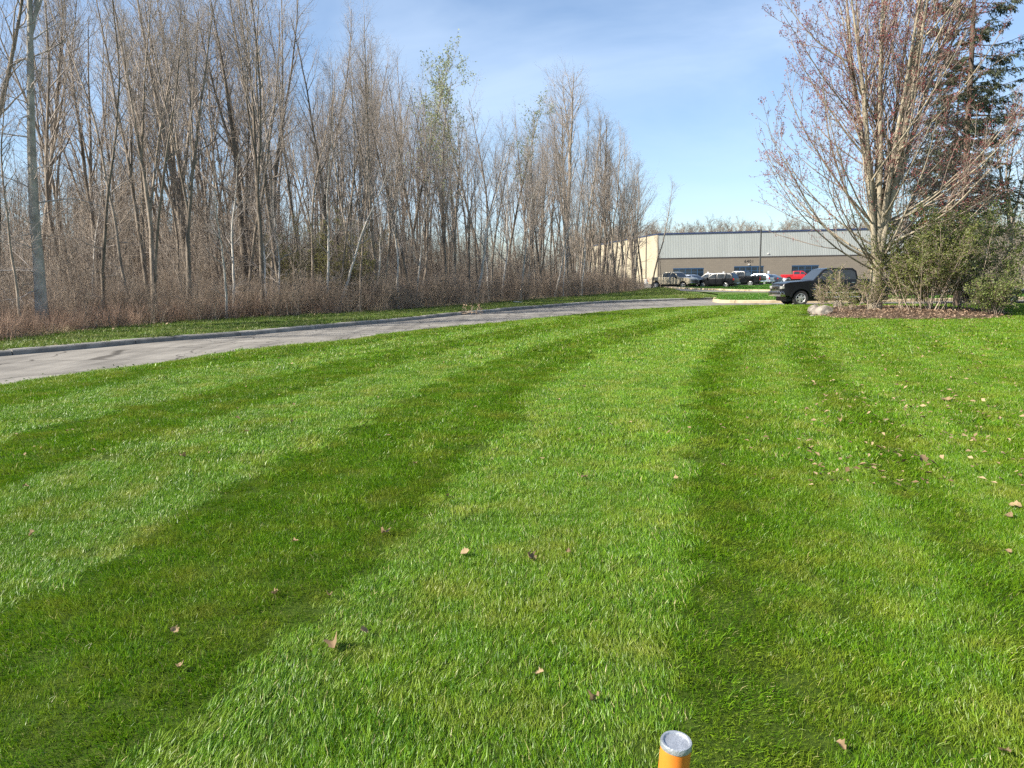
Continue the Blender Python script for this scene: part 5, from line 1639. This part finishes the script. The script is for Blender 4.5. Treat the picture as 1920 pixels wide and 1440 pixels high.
far_scatter(260, 30, 80, 49, 62, 1.5, 2.8, 'tall dry grass beyond the road behind the trailer', straw, name='dry_grass', umin=1700)
rlab = ['bare tree behind the trailer, nearest to the picture edge', 'slim bare tree between maple and spruce beyond the road', 'bare tree behind the spruce trunk beyond the road', 'pale trunked tree standing right of the green bush', 'bare tree far behind the maple crown on the right', 'forked bare tree behind the right boughs of the spruce', 'bare tree seen through the maple stems beyond the road']
for i, ((u, d), lb) in enumerate(zip([(1905, 54), (1735, 66), (1815, 58), (1898, 49), (1700, 92), (1860, 64), (1680, 74)], rlab)):
    place_tree(VAR_PALE[1] if False else VAR[i % 8], rp(u, d), i * 1.3, rr.uniform(0.9, 1.1), lb)

# ---------------------------------------------------------------- small things
# clippings blown onto the road
cl = []
while len(cl) < 1500:
    i = rr.randrange(2, len(LEDGE) - 60)
    p = offset(LEDGE, 0.0)[i]
    n = nrm(np.gradient(LEDGE, axis=0))[i]
    dd = abs(rr.gauss(0, 0.22)) if rr.random() < 0.75 else rr.uniform(0.2, 0.9)
    j = 0.5 + 0.5 * math.sin(i * 0.9) * math.sin(i * 0.37 + 1)
    if rr.random() > j: continue
    cl.append((p[0] - n[1] * dd + n[0] * rr.uniform(-.4, .4), p[1] + n[0] * dd + n[1] * rr.uniform(-.4, .4)))
o = link('grass_clippings', litter_mesh('grass_clippings', 12, np.array(cl), 0.06, M['clippings'], 0.008)); tag(o, 'green grass clippings blown onto the near side of the road', None, None, 'stuff')
# fallen branch at the kerb
p = G(876, 590); rng2 = np.random.default_rng(4)
t = empty('fallen_branch', (p.x, p.y, 0.03))
P0, R0 = grow(rng2, np.array([[-0.5, -0.1, 0.05], [-0.3, -0.2, 0.03]]), np.array([[1, .1, .05], [1, .4, 0.0]]), np.array([1.2, 0.8]), np.array([.045, .03]), np.array([.015, .01]), 6, 0.1, 0.0)
link('stick', tube_mesh('stick', [(P0, R0, 6)], M['bark']), None, t)
pos, d, r_, tt, _ = spawn(rng2, P0, R0, 9, 0.1, 1, rad(25), rad(80))
P1, R1 = grow(rng2, pos, np.c_[d[:, :2], np.abs(d[:, 2])], np.full(len(tt), 0.3), np.full(len(tt), .012), np.full(len(tt), .004), 3, .15, 0)
link('twigs', tube_mesh('twigs', [(P1, R1, 4)], M['bark']), None, t)
link('clinging_leaves', leaf_quads('clinging_leaves', rng2, P1[:, -1].repeat(4, 0) + rng2.normal(0, .05, (len(tt) * 4, 3)), 0.09, 0.06, M['litter_leaf']), None, t)
tag(t, 'small dark fallen branch lying against the kerb at the road edge', 'branch')
# pale fallen log on the verge
p = G(985, 572.0)
P0, R0 = grow(rng2, np.array([[-0.75, 0, 0.06]]), np.array([[1, 0.15, 0.0]]), np.array([1.5]), np.array([.06]), np.array([.04]), 6, 0.05, 0.0)
R0[:, 0] = 0.02
o = link('fallen_log', tube_mesh('fallen_log', [(P0, R0, 8)], M['bark_pale'])); o.location = (p.x, p.y, 0.15)
tag(o, 'pale bleached stick lying on the verge beyond the kerb', 'log')

# orange marker post in front
def marker():
    u, v, dia = 1268.0, 1391.0, 0.070
    d = ray(u, v)
    depth = FPX * dia / 57.0
    c = Vector((0, 0, CAM_H)) + d * depth
    H = c.z / math.cos(rad(5))
    eu = Euler((rad(4.5), rad(3), 0.0))
    b = c - eu.to_matrix() @ Vector((0, 0, H))
    t = empty('marker_post', b)
    t.rotation_euler = eu
    bm = bmesh.new()
    r = dia / 2
    lathe_bm(bm, [(r, -0.1), (r, H - 0.004)], 40, 'z')
    om, nt, bs = mat_new('orange_plastic')
    tc = N(nt, 'ShaderNodeTexCoord'); no = N(nt, 'ShaderNodeTexNoise', Scale=22.0, Detail=5.0, Roughness=0.65)
    rp_ = N(nt, 'ShaderNodeValToRGB')
    e = rp_.color_ramp.elements
    e[0].position, e[0].color = 0.29, (0.10, 0.03, 0.01, 1)
    e[1].position, e[1].color = 0.34, (0.66, 0.19, 0.022, 1)
    x = e.new(0.7); x.color = (0.72, 0.235, 0.032, 1)
    nt.links.new(tc.outputs['Object'], no.inputs['Vector']); nt.links.new(no.outputs['Fac'], rp_.inputs['Fac']); nt.links.new(rp_.outputs['Color'], bs.inputs['Base Color'])
    bs.inputs['Roughness'].default_value = 0.45
    bm_obj('post', bm, om, t, smooth=True)
    bm = bmesh.new()
    lathe_bm(bm, [(r * 0.97, H - 0.012), (r * 1.035, H - 0.010), (r * 1.04, H + 0.0), (r * 0.99, H + 0.004), (r * 0.86, H + 0.0035), (r * 0.80, H - 0.0005), (r * 0.4, H - 0.001), (0.0005, H - 0.001)], 48, 'z')
    bm_obj('cap', bm, mat_noise('galvanised_cap', (0.34, 0.36, 0.39), (0.50, 0.52, 0.55), 40, 0.38, metal=0.6, bump=0.2), t, smooth=True)
    tag(t, 'orange marker post with a flat metal cap at the bottom of the lawn', 'post')
marker()
